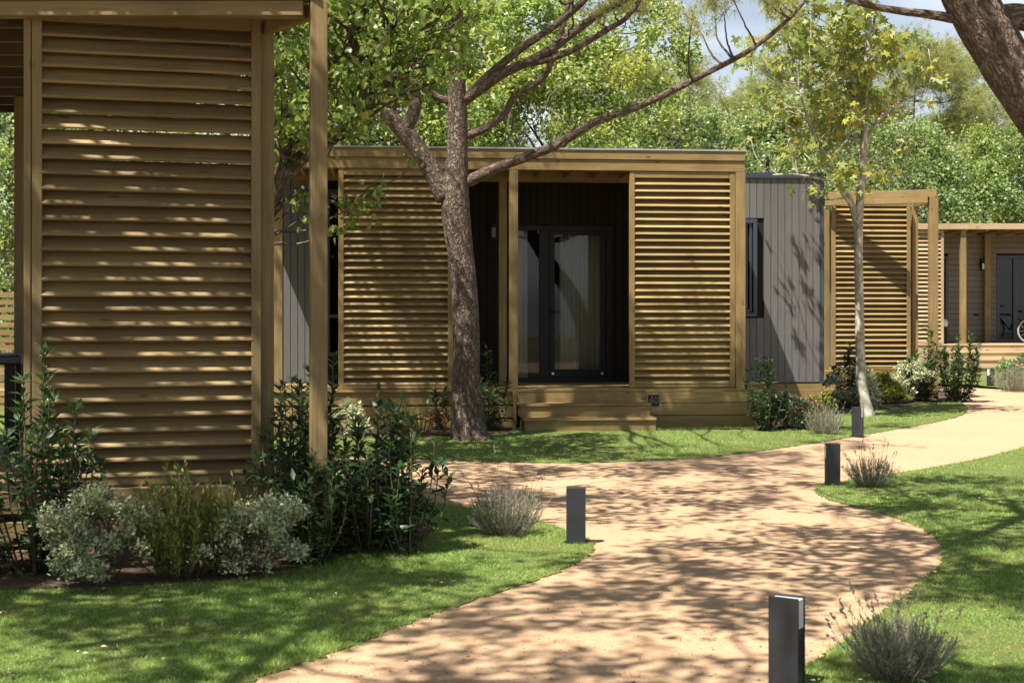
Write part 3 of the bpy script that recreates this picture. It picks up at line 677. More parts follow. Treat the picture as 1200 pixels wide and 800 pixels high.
sub3(MB().bar((c3p.x-.09, c3p.y+.0, zb3+.045), (l3.x, l3.y, zb3+.045), .09, .105).build('beam', WX, c3, .005))
sub3(MB().bar((c3p.x, c3p.y+.08, zb3+.05), (p3d.x, p3d.y-.06, zb3+.05), .07, .10).build('side_beam', WY, c3, .005))
rp = MB(); rp.prism([(qa.x-.1,qa.y+.12),(qb.x+.05,qb.y+.12),(qb.x-.1,qb.y+2.2),(qa.x-.3,qa.y+2.4)], zb3+.21, zb3+.25); sub3(rp.build('porch_roof', ROOFM, c3))
d3 = MB().box(-.25, qw+.1, -.05, 2.6, D3-.03, D3).box(-.25, qw+.1, -.05,-.022, D3-.19, D3-.032).box(-.25, qw+.1, -.05,-.022, .0, D3-.2).build('deck', WX, c3, .003, loc=(qa.x,qa.y,0), rz=qr); sub3(d3)
w3 = vclad(c3, -.3, 2.2, 0, D3, 3.5, CLAD); w3.location = (qa.x-.25, qa.y+2.0, 0); w3.rotation_euler = (0,0,qr); sub3(w3)
sub3(MB().box(-.3, 2.2, .024, 2.5, D3, 3.5).build('wall_backing', BACK, c3, loc=(qa.x-.25,qa.y+2.0,0), rz=qr))
gl3 = P(969, 0, 25.9); sub3(MB().box(-.06,.05,0,.08,.02,3.45).build('post', WZ, c3, .004, loc=(gl3.x,gl3.y,0), rz=qr))

# ---- fourth cabin (far right) -------------------------------------
Y4 = 34.0; s4 = F/Y4
def X4(px, y=0): return (px-600)/F*(Y4+y)
def Z4(py, y=0): return EYE-(py-HOR)/F*(Y4+y)
c4 = empty('cabin', (X4(1150), Y4, .13), 0, 'far cabin with taupe horizontal boards, open porch and pale deck', 'cabin', 'holiday cabins')
off4 = Vector((X4(1150), Y4, .13))
def sub4(o): o.location = Vector(o.location)-off4; return o
x0, x1 = X4(1074), X4(1330); zf = Z4(262); d4 = Z4(403)
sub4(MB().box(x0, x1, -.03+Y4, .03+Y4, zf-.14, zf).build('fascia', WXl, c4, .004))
sub4(MB().box(x0, x1, Y4+.031, Y4+2.9, zf-.05, zf-.005).build('porch_roof', ROOFM, c4))
rj = MB(); x = x0+.2
while x < x1: rj.box(x, x+.05, Y4+.032, Y4+2.2, zf-.17, zf-.051); x += .5
sub4(rj.build('rafters', WY, c4))
for a, b, y in ((1126,1132.5,.05), (1154.5,1161,2.0), (1290,1297,.05)):
    sub4(MB().box(X4(a,y), X4(b,y), Y4+y, Y4+y+.12, d4, zf-.15).build('post', WZ, c4, .004))
hw = MB(); yy = 2.2; z = d4+.02; holes = [(X4(1097,yy), X4(1111,yy), d4+.15, Z4(300,yy)), (X4(1168,yy), X4(1216,yy), 0, Z4(299,yy))]
while z < zf-.1:
    segs = [(x0-.2, x1)]
    for h in holes:
        if z+.13 > h[2] and z < h[3]:
            ns = []
            for a, b in segs:
                if h[0] > a: ns.append((a, min(h[0], b)))
                if h[1] < b: ns.append((max(h[1], a), b))
            segs = [q for q in ns if q[1]-q[0] > .02]
    for a, b in segs: hw.box(a, b, Y4+yy, Y4+yy+.02, z+.005, z+.136)
    z += .141
sub4(hw.build('wall', CLADH, c4))
sub4(MB().box(x0-.2, x1, Y4+yy+.12, Y4+yy+3, d4, zf-.02).build('wall_backing', BACK, c4))
def frame4(name, a, b, z0, z1, bars=()):
    m = MB(); t = .07; y = Y4+yy-.02
    m.box(a, a+t, y, y+.1, z0, z1); m.box(b-t, b, y, y+.1, z0, z1); m.box(a+t+.001, b-t-.001, y, y+.1, z1-t, z1); m.box(a+t+.001, b-t-.001, y, y+.1, z0, z0+t)
    for q in bars: m.box(q-.06, q+.06, y+.002, y+.098, z0+t+.001, z1-t-.001)
    f = sub4(m.build(name, BLUE, c4, .004)); p = MB().box(a+t, b-t, y+.05, y+.056, z0+t, z1-t).build('pane', GLASS, f); return f
frame4('window', X4(1097,yy), X4(1111,yy), d4+.15, Z4(300,yy)); frame4('door', X4(1168,yy), X4(1216,yy), d4+.01, Z4(299,yy), (X4(1190,yy),))
lm = MB().box(X4(1148,yy), X4(1154,yy), Y4+yy-.14, Y4+yy-.001, Z4(317,yy), Z4(304,yy)).build('wall_lamp', BLACK, c4); sub4(lm)
MB().box(X4(1149,yy), X4(1153,yy), Y4+yy-.15, Y4+yy-.141, Z4(315.5,yy), Z4(309,yy)).build('lamp_glass', DIFF, lm)
sub4(MB().box(X4(1141,yy), X4(1147,yy), Y4+yy-.02, Y4+yy-.001, Z4(370,yy), Z4(367.5,yy)).build('socket_plate', BLACK, c4))
dd = MB()
for i in range(16): dd.box(X4(1050), x1, Y4-.10+i*.145, Y4-.10+i*.145+.138, d4-.03, d4)
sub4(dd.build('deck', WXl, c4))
stp = MB(); xs0 = X4(1112); hh = (d4-.13)/4
stp.box(X4(1050), x1, Y4-.08, Y4-.05, .1, d4-.031)
for i in range(1, 4):
    zt_ = d4-hh*i; stp.box(xs0-.1*i, x1, Y4-.10-.30*i, Y4-.095-.30*(i-1), zt_-.035, zt_); stp.box(xs0-.1*i, x1, Y4-.07-.30*i, Y4-.05-.30*i, zt_-hh-.0, zt_-.036)
sub4(stp.build('steps', WXl, c4, .004))
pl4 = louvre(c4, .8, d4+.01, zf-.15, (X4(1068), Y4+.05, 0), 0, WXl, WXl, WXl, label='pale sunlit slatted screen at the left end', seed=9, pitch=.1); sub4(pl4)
# ---- things on the far porch
bc = empty('bicycle', (X4(1222,.9), Y4+.9, d4), 0, 'pale wheeled bicycle parked on the far porch at the right edge', 'bicycle')
def wheel(x):
    r = .29; m = MB(); m.tube([(x+r*math.cos(a), 0, r+.02+r*math.sin(a)) for a in np.linspace(0, 2*math.pi, 33)], [.022]*33, 8, cap=False)
    wo_ = m.build('wheel', GREYT, bc, smooth=True); s = MB()
    for k in range(12):
        a = k*math.pi/6; s.tube([(x, 0, r+.02), (x+(r-.01)*math.cos(a), 0, r+.02+(r-.01)*math.sin(a))], [.004,.004], 4)
    s.tube([(x,-.04,r+.02),(x,.04,r+.02)],[.02,.02],8); s.build('spokes', STEEL, wo_)
wheel(-.32); wheel(.62)
fm = MB()
for a, b in (((-.32,0,.31),(-.18,0,.72)), ((-.18,0,.72),(.30,0,.70)), ((.12,0,.30),(-.17,0,.66)), ((.12,0,.30),(.32,0,.76)), ((.12,0,.30),(.62,0,.31)), ((.62,0,.31),(.30,0,.68)), ((-.18,0,.72),(-.15,0,.92)), ((-.15,-.25,.95),(-.15,.25,.95))): fm.tube([a, b], [.018,.018], 8)
fm.build('frame', BLUE, bc, smooth=True)
MB().box(.22,.46,-.06,.06,.77,.82).build('saddle', BLACK, bc, .02)
gr = empty('grill', (X4(1103,.5), Y4+.5, d4), 0, 'white rounded grill on a black stand beside the far porch', 'grill')
g = MB(); g.tube([(-.30,0,.50),(-.28,0,.50),(-.26,0,.50),(0,0,.50),(.01,0,.50),(.02,0,.50),(.12,0,.50),(.15,0,.50)], [.06,.095,.10,.10,.08,.10,.10,.06], 16); g.build('lid', WHITE, gr, smooth=False)
for sx in (-.2,.08): MB().box(sx-.03,sx+.03,-.1,.1,0,.40).build('leg', BLACK, gr)

# slatted garden fence far left
fn = empty('slat_fence', (-7.6, 20.5, 0), R(6), 'pale slatted fence glimpsed behind the nearest cabin porch', 'fence')
fb = MB()
for i in range(16): fb.box(-4, 2.2, 0, .02, .12+i*.11, .12+i*.11+.075)
fb.build('slats', WX, fn)
for q in (-3.5,-1.5,.5,2.1): MB().box(q-.05,q+.05,.021,.12,0,1.95).build('post', WZ, fn)

# ------------------------------------------------------------------ bollards
def bollard():
    e = empty('bollard'); m = MB(); w2, dp_, h = .063, .040, .36
    m.box(-w2, w2, -dp_, -dp_+.012, 0, h); m.box(-w2, w2, dp_-.012, dp_, 0, h)
    m.box(-w2+.004, w2-.004, -dp_+.0121, dp_-.0121, 0, h-.125)
    m.build('body', ANTH, e, .002)
    MB().box(-w2-.014, w2+.014, -dp_-.014, dp_+.014, -.002, .005).build('base_plate', BLACK, e, .002)
    MB().box(-w2+.003, w2-.003, -dp_+.0123, dp_-.0123, h-.1245, h-.008).build('diffuser', DIFF, e, .002)
    return e
b0 = bollard()
for i, (px, py, rz, sc_, lab) in enumerate([
    (922, 806, 33, 1, 'dark bollard nearest the camera, beside the lavender on the path edge'),
    (675, 637, 4, 1, 'dark bollard at the pointed tip of the left lawn'),
    (975.5, 569, 3, 1, 'dark bollard at the pointed left tip of the right lawn'),
    (1005, 512, 38, 1.0, 'dark bollard in front of the pale young tree trunk'),
    (1118.5, 469, 20, .95, 'dark bollard beside leafy shrubs of the sunlit louvred porch'),
    (1161, 455, -28, 1.1, 'farthest dark bollard, on grass before the pale deck')]):
    o = b0 if i == 0 else copy_tree(b0); x, y = G(px, py); o.location = (x, y, .012); o.rotation_euler = (0, 0, R(-rz)); o.scale = (sc_,)*3
    tag(o, lab, 'bollard', 'bollard lights along the path')

# ------------------------------------------------------------------ shrubs
LEAF = T_leaf(1, .17, .05, .16); OVAL = T_leaf(1, .26, .07, .10); THIN = T_leaf(1, .06, .02, .05)
def laurel(loc, h, spread, nst, label, seed, leaf=.095, group='dark laurel shrubs', dens=1.0):
    rg = np.random.default_rng(seed); e = empty('laurel_shrub', (*loc, .015), 0, label, 'shrub', group); st = MB(); parts = []
    for i in range(nst):
        a = rg.uniform(0, 6.28); r = spread*math.sqrt(rg.random()); hh = h*(1-.55*(r/spread)**1.5)*rg.uniform(.6,1.05)
        b = np.array([r*.35*math.cos(a), r*.35*math.sin(a), 0]); tp = np.array([r*math.cos(a), r*math.sin(a), hh]) + rg.normal(size=3)*.03
        md = (b+tp)/2 + np.array([math.cos(a), math.sin(a), 0])*r*.15
        q = smooth_path([(*b,.007),(*md,.005),(*tp,.0025)], 6); st.tube(q[:,:3], q[:,3], 5, cap=False)
        n = int(hh/.017*dens); t = np.sort(rg.uniform(.02,1,n))**.95; k = np.minimum((t*(len(q)-1)).astype(int), len(q)-2); f = t*(len(q)-1)-k
        pos = q[k,:3]*(1-f[:,None]) + q[k+1,:3]*f[:,None]; ang = np.arange(n)*2.4+rg.uniform(0,6.28)+rg.normal(size=n)*.3
        yd = np.c_[np.cos(ang), np.sin(ang), .45+.5*t+rg.normal(size=n)*.25 - .5*(1-t)]
        up = np.tile([0,0,1.], (n,1)) + rg.normal(size=(n,3))*.35 - .2*np.c_[np.cos(ang),np.sin(ang),np.zeros(n)]
        parts.append(scatter(LEAF, pos, yd, up, leaf*rg.uniform(.6,1.15,n), rg))
    st.build('stems', B_STEM, e, smooth=True); V, T = join(parts); np_mesh('foliage', V, T, L_LAU, e); return e
def mound(loc, rx, h, n, label, seed, size, tmpl, mat, name, cat='shrub', group=None, lumps=9, upw=.6, base=.1):
    rg = np.random.default_rng(seed); e = empty(name, (*loc, .015), 0, label, cat, group); st = MB(); parts = []; pos = []; yd = []
    cs = []
    for i in range(lumps):
        a = rg.uniform(0, 6.28); r = rx*.62*math.sqrt(rg.random()); cs.append((r*math.cos(a), r*math.sin(a), h*rg.uniform(.14,.82)*(1-.30*(r/rx)), rg.uniform(.30,.46)*rx))
    for i in range(lumps*7):
        c = cs[i%lumps]; d = rnd(rg,1)[0]; d[2] = abs(d[2])*.9-.2; tp = np.array(c[:3])+d*c[3]; tp[2] = max(tp[2], .02)
        st.tube([(c[0]*.2,c[1]*.2,0), (c[0]*.7,c[1]*.7,c[2]*.7), tp], [.005,.004,.0015], 4, cap=False)
        m = n//(lumps*7); u = rg.uniform(.45,1.08,m); p = np.array(c[:3]) + (tp-np.array(c[:3]))*u[:,None] + rg.normal(size=(m,3))*c[3]*.17
        pos.append(p); yd.append(d[None]*.7+rnd(rg,m)*.8+np.array([0,0,.3]))
    pos = np.vstack(pos); yd = np.vstack(yd); pos[:,2] = np.abs(pos[:,2]-.01)+.01
    V, T = scatter(tmpl, pos, yd, rnd(rg,len(pos))*.7+np.array([-.1,-.2,upw]), size*rg.uniform(.6,1.2,len(pos)), rg)
    st.build('stems', B_STEM, e, smooth=True); np_mesh('foliage', V, T, mat, e); return e
def sprigs(loc, rx, h, ns, label, seed, mat, leaf, name, cat='shrub', group=None, per=26, tilt=.5, spikes=0, tmpl=None):
    """upright sprigs set with short narrow leaves (olive shrub, lavender, grass tufts)"""
    rg = np.random.default_rng(seed); e = empty(name, (*loc, .015), 0, label, cat, group); st = MB(); parts = []
    for i in range(ns):
        a = rg.uniform(0, 6.28); r = math.sqrt(rg.random()); b = np.array([math.cos(a)*r*rx*.45, math.sin(a)*r*rx*.45, 0]); hh = h*rg.uniform(.55,1.05)*(1-.35*r*r)
        tp = np.array([math.cos(a)*r*rx, math.sin(a)*r*rx, hh]) + rg.normal(size=3)*.02; md = (b+tp)/2+np.array([math.cos(a)*r,math.sin(a)*r,0])*rx*.14*tilt
        q = smooth_path([(*b,.003),(*md,.002),(*tp,.001)], 5); st.tube(q[:,:3], q[:,3]*.9, 3, cap=False)
        n = per; t = rg.uniform(.1,1,n); k = np.minimum((t*(len(q)-1)).astype(int), len(q)-2); f = t*(len(q)-1)-k
        pos = q[k,:3]*(1-f[:,None])+q[k+1,:3]*f[:,None]; dr2 = (tp-b)/np.linalg.norm(tp-b)
        yd = dr2[None]*.9 + rnd(rg,n)*.65; parts.append(scatter(tmpl or THIN, pos, yd, rnd(rg,n), leaf*rg.uniform(.6,1.2,n), rg))
        if i < spikes:
            d2 = dr2+rg.normal(size=3)*.12; ln = h*rg.uniform(.25,.6); t2 = tp+d2*ln; st.tube([tp,(tp+t2)/2+rg.normal(size=3)*.01,t2],[.0014,.0012,.001],3,cap=False)
            m = 16; u = rg.random(m); ps = t2+d2*(u[:,None]-.6)*.05+rg.normal(size=(m,3))*.003
            V, T = scatter(OVAL, ps, d2[None]+rnd(rg,m)*.6, rnd(rg,m), .014*rg.uniform(.7,1.3,m), rg); np_mesh('flower_spike', V, T, L_SEED, e)
    st.build('stems', B_STEM if not spikes else L_SEED, e, smooth=True); V, T = join(parts); np_mesh('foliage', V, T, mat, e)
    return e
# bed of the near cabin
laurel((-2.78,8.25), 1.30, .50, 40, 'tall dark laurel at the left edge in front of the near screen', 21, .10)
laurel((-3.3,8.0), 1.05, .45, 30, 'dark laurel cut by the left edge of the picture', 22, .10)
mound((-2.25,7.80), .37, .60, 9000, 'whitish variegated shrub, left one of the pair below the near screen', 23, .030, OVAL, L_PIT, 'variegated_shrub', group='variegated shrubs', lumps=11)
sprigs((-1.89,7.99), .30, .66, 95, 'olive green sprig shrub between the two whitish shrubs', 24, L_OLI, .046, 'olive_sprig_shrub', per=42, tmpl=T_leaf(1,.16,.03,.08))
sprigs((-1.67,8.07), .25, .56, 70, 'lower olive sprig shrub touching the right whitish shrub', 25, L_OLI, .044, 'olive_sprig_shrub', per=38, tmpl=T_leaf(1,.13,.03,.08))
mound((-1.46,8.02), .36, .62, 9000, 'whitish variegated shrub, right one of the pair, beside the corner post', 26, .030, OVAL, L_PIT, 'variegated_shrub', group='variegated shrubs', lumps=11)
laurel((-1.30,8.95), 1.32, .46, 52, 'big laurel growing round the front corner post of the near cabin', 27, .095)
laurel((-1.22,8.48), .80, .26, 20, 'leafy laurel in front of the foot of the corner post', 36, .095)
laurel((-.93,8.98), 1.12, .46, 48, 'dark leafy laurel right of the corner post', 28, .10)
laurel((-.66,8.85), 1.0, .30, 14, 'small laurel with long leaves at the right end of the planting bed', 29, .12, dens=.7)
laurel((-1.62,10.2), 1.25, .30, 18, 'laurel behind the corner post against the sunlit grey wall', 30, .09)
# lavenders along the path
sprigs(G(592,627), .27, .33, 210, 'bushy lavender left of the bollard on the left lawn tip', 31, L_LAV, .030, 'lavender', 'lavender', 'lavender bushes', per=30, spikes=14)
sprigs(G(1021,571), .23, .27, 170, 'lavender behind the bollard on the right lawn tip', 32, L_LAV, .030, 'lavender', 'lavender', 'lavender bushes', per=28, spikes=16)
sprigs(G(1052,797), .21, .25, 260, 'large lavender with dry flower stalks in the lower right corner', 33, L_LAV, .030, 'lavender', 'lavender', 'lavender bushes', per=36, spikes=34)
sprigs(G(966,509), .26, .36, 170, 'greyish lavender left of the bollard under the young tree', 34, L_LAV, .034, 'lavender', 'lavender', 'lavender bushes', per=26, spikes=10)
sprigs(G(1187,459), .45, .55, 160, 'farthest lavender on the grass before the pale deck', 35, L_LAV, .055, 'lavender', 'lavender', 'lavender bushes', per=26, spikes=8)
# along cabin 40
sprigs(G(466,510), .28, .48, 70, 'yellow green feathery shrub below the left screen of cabin 40', 41, L_YEL, .045, 'feathery_shrub', per=26)
sprigs(G(494,510), .20, .38, 40, 'small yellow green tuft nearer the big trunk', 42, L_YEL, .045, 'feathery_shrub', per=24)
mound(G(420,512), .30, .45, 1800, 'low whitish shrub half hidden behind the near laurels', 43, .05, OVAL, L_PIT, 'variegated_shrub', group='variegated shrubs', lumps=7)
laurel((-.98,18.35), .75, .20, 9, 'thin laurel left of the big trunk', 44, .11)
mound(G(519,512), .22, .42, 900, 'reddish brown shrub at the left foot of the big trunk', 45, .045, OVAL, L_RED, 'reddish_shrub', lumps=5)
laurel((-.30,18.25), 1.10, .32, 22, 'tall laurel growing right of the big trunk beside the steps', 46, .115)
laurel((3.30,18.35), .95, .33, 26, 'dark laurel at the right end of the boarded deck of cabin 40', 47, .105)
laurel((3.62,18.5), .72, .15, 5, 'slender laurel shoots before the grey wall', 48, .09, dens=.6)
mound(G(926,503), .34, .50, 2600, 'grey green variegated shrub beside the dark laurel of cabin 40', 49, .045, OVAL, leafmat('greygreen_leaf', [(0,(.05,.08,.04)),(.6,(.12,.155,.09)),(1,(.24,.27,.17))], .25), 'variegated_shrub', group='variegated shrubs', lumps=8)
mound(G(948,501), .42, .36, 2200, 'low reddish shrub between the grey green shrub and the lavender', 50, .045, OVAL, L_RED, 'reddish_shrub', lumps=8)
mound(G(958,487), .40, .38, 1800, 'yellow green low shrub below the grey wall corner', 51, .05, OVAL, L_YEL, 'yellow_green_shrub', lumps=7)
# along the sunlit porch
laurel((5.55,23.2), 1.15, .35, 20, 'laurel between the grey wall corner and the sunlit porch', 52, .12)
mound(G(998,479), .50, .80, 3600, 'whitish variegated shrub left of the pale young trunk', 53, .06, OVAL, L_PIT, 'variegated_shrub', group='variegated shrubs', lumps=9)
mound(G(1030,474), .48, .60, 2400, 'yellow green shrub right of the pale young trunk', 54, .06, OVAL, L_YEL, 'yellow_green_shrub', lumps=8)
mound(G(1046,473), .34, .45, 1400, 'small fresh green shrub below the sunlit louvres', 55, .06, OVAL, L_BGA, 'green_shrub', lumps=6)
mound(G(1066,472), .48, .72, 3200, 'whitish variegated shrub near the foot of the sunlit corner post', 56, .06, OVAL, L_PIT, 'variegated_shrub', group='variegated shrubs', lumps=9)
laurel((7.15,24.4), 1.35, .40, 24, 'tall laurel left of the sunlit corner post', 57, .13)
laurel((7.75,24.5), 1.50, .42, 30, 'tall laurel right of the sunlit corner post', 58, .13)
laurel((10.8,29.6), .75, .35, 14, 'far laurel at the right edge before the pale deck', 59, .14)
mound((10.9,30.6), .45, .75, 1500, 'far grey green shrub at the right edge', 60, .08, OVAL, L_BGB, 'green_shrub', lumps=6)

# ------------------------------------------------------------------ trees in the picture
def px_path(rows, Y):                          # (px, py, radius px[, Y]) -> (x,y,z,r)
    out = []
    for q in rows:
        yy = q[3] if len(q) > 3 else Y; p = P(q[0], q[1], yy); out.append((p.x, p.y, p.z, q[2]/F*yy))
    return out
POP, PLN, QD, TUFT = T_poplar(), T_plane(), T_quad(), T_tuft()
rg = np.random.default_rng(77)
def shade(gx, gy, z): return (gx-SUN.x*z, gy-SUN.y*z, z)      # where a crown clump stands to shade a ground point
# clumps of foliage overhead, scattered over the part of the grounds that lies in dappled shade
over = []
def cover(x0, x1, y0, y1, n, seed, rr=(.55,1.15), zr=(5.2,8.2), dens=1.0, skip=(), tight=0):
    g = np.random.default_rng(seed)
    for i in range(n):
        x, y, z = g.uniform(x0,x1), g.uniform(y0,y1), g.uniform(*zr)
        if any(a <= x <= b and c <= y <= d and g.random() < pr_ for a,b,c,d,pr_ in skip): continue
        c = shade(x, y, z); r = g.uniform(*rr)
        if abs(c[0]) < .364*c[1]+r+.15 and c[2]-r*.9 < 1.5+.2245*max(c[1],0)+.25: continue
        over.append((*c, r, int(tight*(r/.45)**2)) if tight else (*c, r, int(330*dens*(r/.8)**1.6), .10))
LIT = [(-1.0,1.4,14.9,16.4,.8), (-3.7,.3,8.3,10.8,1.0), (-1.5,1.0,16.4,18.4,.9), (2.4,6.5,6,13,.3), (.3,2.3,10.4,11.6,.75), (-.6,1.5,5.3,7.3,.3), (3.4,9,13.5,19,.9), (1.8,4,15.5,19,.6)]
cover(-4.5, 6.5, 5.0, 12.0, 120, 1, skip=LIT)
cover(-3.5, 5.0, 12.0, 17.5, 60, 2, skip=LIT)
cover(-3.4, -.3, 8.8, 10.2, 19, 3, rr=(.24,.42), zr=(4.8,6.6), tight=300)
cover(-2.8, 1.9, 18.0, 20.0, 20, 4, zr=(7.5,9.5))
cover(-3.5, .2, 6.0, 8.6, 8, 5)
cover(2.4, 6.5, 6.5, 13.0, 12, 6)
cover(-2.4, .1, 18.6, 20.2, 6, 7, zr=(7.0,9.5))
cover(2.2, 4.6, 18.4, 19.3, 7, 8, rr=(.35,.6), zr=(7.0,9.0))
# big pine-barked tree in front of cabin 40
YB = 17.07
trunkB = px_path([(552,521,30),(549,505,22),(547,470,18.5),(546,440,17),(547,400,15.5),(545,350,15.5),(540,300,15.5),(534,250,17),(534,215,15.5),(536,180,12.5),(536,130,11.5),(534,60,9.5),(533,0,8.5),(530,-90,7),(520,-200,5)], YB)
exB = [px_path(r, YB) for r in (
  [(524,235,13),(506,200,11.5),(488,172,11),(464,144,10),(440,118,8.5),(415,95,7.5),(385,60,6.5),(350,0,5.5),(320,-90,4)],
  [(474,154,9),(486,128,7.5),(488,100,6.5),(484,60,5.5),(478,0,5)],
  [(546,214,7.5),(575,200,6.5),(600,190,6),(650,171,5.5),(700,142,4.8),(760,120,4.2),(830,85,3.6),(880,58,3),(925,22,2.4),(960,-20,1.8)],
  [(541,162,5),(570,150,4.6),(592,132,4.2),(604,112,4),(636,92,3.6),(650,62,3.2),(662,22,2.8),(675,-30,2.2)],
  [(541,120,7),(565,103,6.5),(592,85,6),(640,62,5.5),(672,38,5),(704,16,4.4),(735,-2,4),(790,-50,3)],
  [(541,122,5.5),(560,100,5),(580,82,5),(612,56,4.6),(650,30,4.2),(690,-6,4),(720,-60,3)],
  [(600,80,4),(660,64,4),(715,33,3.4),(735,20,3),(760,-15,2.4)],
  [(531,118,5),(516,116,4.6),(500,106,4),(480,96,3.2),(455,70,2.6)])]
clB = [o_ for o_ in over if o_[1] > 11.5 and o_[0] > -3.3]
# fine needled twigs hanging in the upper right of its low limb
for i in range(16):
    p = P(rg.uniform(800,945), rg.uniform(-20,92), YB+rg.uniform(-.6,.6))
    if (p.z-1.5)/YB*F > 370-(92-(p.x/YB*F-200)*.55): clB.append((p.x,p.y,p.z, rg.uniform(.22,.36), 46))
for i in range(10):
    p = P(rg.uniform(620,760), rg.uniform(-40,20), YB+rg.uniform(-.4,.4)); clB.append((p.x,p.y,p.z,.28,34))
tree('pine_tree', (trunkB[0][0], YB, 0), trunkB, clB, TUFT, .15, B_PINE, L_PINE, rg, 'big forked tree with fissured brown bark standing before cabin 40', extra=exB, sides=22, jitter=.035, twigs=8, sub=1)
# poplar behind the corner post of the near cabin
YC = 14.2
trunkC = px_path([(272,548,16),(274,480,13),(280,400,12),(292,310,11),(318,236,10),(345,192,9.5),(385,165,8.5),(412,140,7.5),(425,110,7),(436,80,6.5),(450,50,6),(470,20,5.5),(488,-40,5),(480,-180,4)], YC)
exC = [px_path(r, YC) for r in (
  [(320,232,8),(332,195,7),(345,140,7),(368,110,8),(392,82,7.5),(410,45,6.5),(424,15,6),(440,-50,4.5)],
  [(285,360,9),(270,280,8),(262,180,7),(280,60,6),(300,-60,5)],
  [(425,112,4),(450,100,4),(462,80,3.6),(468,45,3.2),(475,10,2.6)],
  [(340,210,3),(375,232,2.4),(410,238,2),(436,216,1.2)],
  [(300,295,5),(318,255,4),(340,232,3),(362,225,2)])]
clC = [o_ for o_ in over if o_[1] > 9.0 and o_[0] <= -3.3]
for i in range(235):
    px_, py_ = rg.uniform(300,562), rg.uniform(-60,168)
    if px_ > 470 and py_ > 120-(px_-470)*.5: continue
    if px_ > 430 and py_ > 150: continue
    if 395 < px_ < 520 and py_ > 118 and rg.random() < .6: continue
    p = P(px_, py_, YC+rg.uniform(-1.3,1.9)); clC.append((p.x,p.y,p.z, rg.uniform(.20,.34), 34))
for (px_, py_, n_) in ((425,235,30),(418,258,26),(392,268,22),(440,222,16),(345,240,22),(362,252,20),(405,246,20),(485,190,10),(340,130,40),(330,95,40),(345,60,40),(322,150,34),(335,180,30)):
    p = P(px_, py_, YC+rg.uniform(-.3,.2)); clC.append((p.x,p.y,p.z,.19,n_))
tree('poplar_tree', (trunkC[0][0], YC, 0), trunkC, clC, POP, .074, B_LICH, L_POP, rg, 'leafy poplar with lichen on its limbs rising behind the near cabin post', extra=exC, sides=12, jitter=.04, twigs=7, upw=.5, droop=.55, sub=1)
# young plane tree at the lawn's right end
YD = 20.97
trunkD = px_path([(1018,491,9),(1015,475,7),(1010,450,6),(1008,410,5.7),(1007,350,5.4),(1006,300,5.2),(1007,250,5),(1011,190,4.6),(1014,130,4.2),(1017,60,3.8),(1019,0,3.2),(1018,-80,2.2)], YD)
exD = [px_path(r, YD) for r in (
  [(1006,285,4.5),(1001,250,4.2),(990,222,3.6,20.7),(968,185,2.6,20.3),(950,150,1.8,20.0),(938,110,1.2,19.8)],
  [(1012,170,3),(1030,140,2.4),(1055,120,1.8),(1085,108,1.2)],
  [(1014,130,2.6),(1000,90,2),(985,50,1.6),(970,10,1.2)],
  [(1016,90,2.4),(1022,50,2),(1026,10,1.6),(1030,-50,1.2)],
  [(1001,245,2.4,20.7),(975,215,1.8,20.2),(935,205,1.4,19.9),(905,205,1,19.8)])]
clD = []
for i in range(95):
    px_, py_ = rg.normal(985,60), rg.normal(85,80)
    if not (872 < px_ < 1105 and -70 < py_ < 225): continue
    if px_ > 1040 and py_ > 165: continue
    p = P(px_, py_, YD+rg.uniform(-1.3,.7) if py_ < 190 else rg.uniform(19.6,20.2)); clD.append((p.x,p.y,p.z,rg.uniform(.26,.46), 30))
for (px_, py_, yy_) in ((905,140,20),(930,180,20),(945,205,20),(965,225,20),(880,160,20.1),(955,130,20),(940,90,20),(1090,112,20.6),(1060,160,20.8),(1040,112,20.6),(925,160,19.9),(905,95,20),(960,165,19.9),(895,70,20),(985,190,20.2)):
    p = P(px_, py_, yy_); clD.append((p.x,p.y,p.z,.32,9))
tree('young_plane_tree', (trunkD[0][0], YD, 0), trunkD, clD, PLN, .118, B_PLANE, L_PLANE, rg, 'young tree with pale smooth trunk and big yellowish lobed leaves', extra=exD, sides=14, jitter=.03, twigs=6, upw=.5, droop=.35, flat=.8, sub=1)
# leaning pine close on the right
YA = 8.6
trunkA = px_path([(1398,664,46),(1396,560,41),(1385,460,38),(1356,350,36),(1306,250,34),(1244,166,32),(1204,110,31),(1171,60,30),(1137,0,30),(1114,-55,29),(1082,-140,27),(1025,-260,23),(960,-400,17),(910,-560,11),(860,-760,6)], YA)
exA = [px_path(r, YA) for r in (
  [(1140,26,7),(1112,21,6),(1080,16,5),(1060,14,4.6),(1025,8,4),(992,-2,3.6),(950,-25,3),(890,-50,2)],
  [(1150,30,18),(1190,20,16),(1235,28,14),(1300,15,14),(1420,-60,11),(1520,-220,8)],
  [(1060,-190,12),(1120,-330,9),(1200,-480,6),(1290,-640,4)],
  [(960,-390,9),(840,-470,7),(700,-560,5),(560,-620,3)],
  [(1000,-300,9),(1010,-450,6),(1000,-650,4)])]
clA = [o_ for o_ in over if o_[1] <= 11.5 and o_[0] > -.6]
tree('leaning_pine_tree', (trunkA[0][0], YA, 0), trunkA, clA, POP, .075, B_PINE, L_POP, rg, 'leaning dark trunk crossing the upper right corner', extra=exA, sides=26, jitter=.035, twigs=7, sub=1)
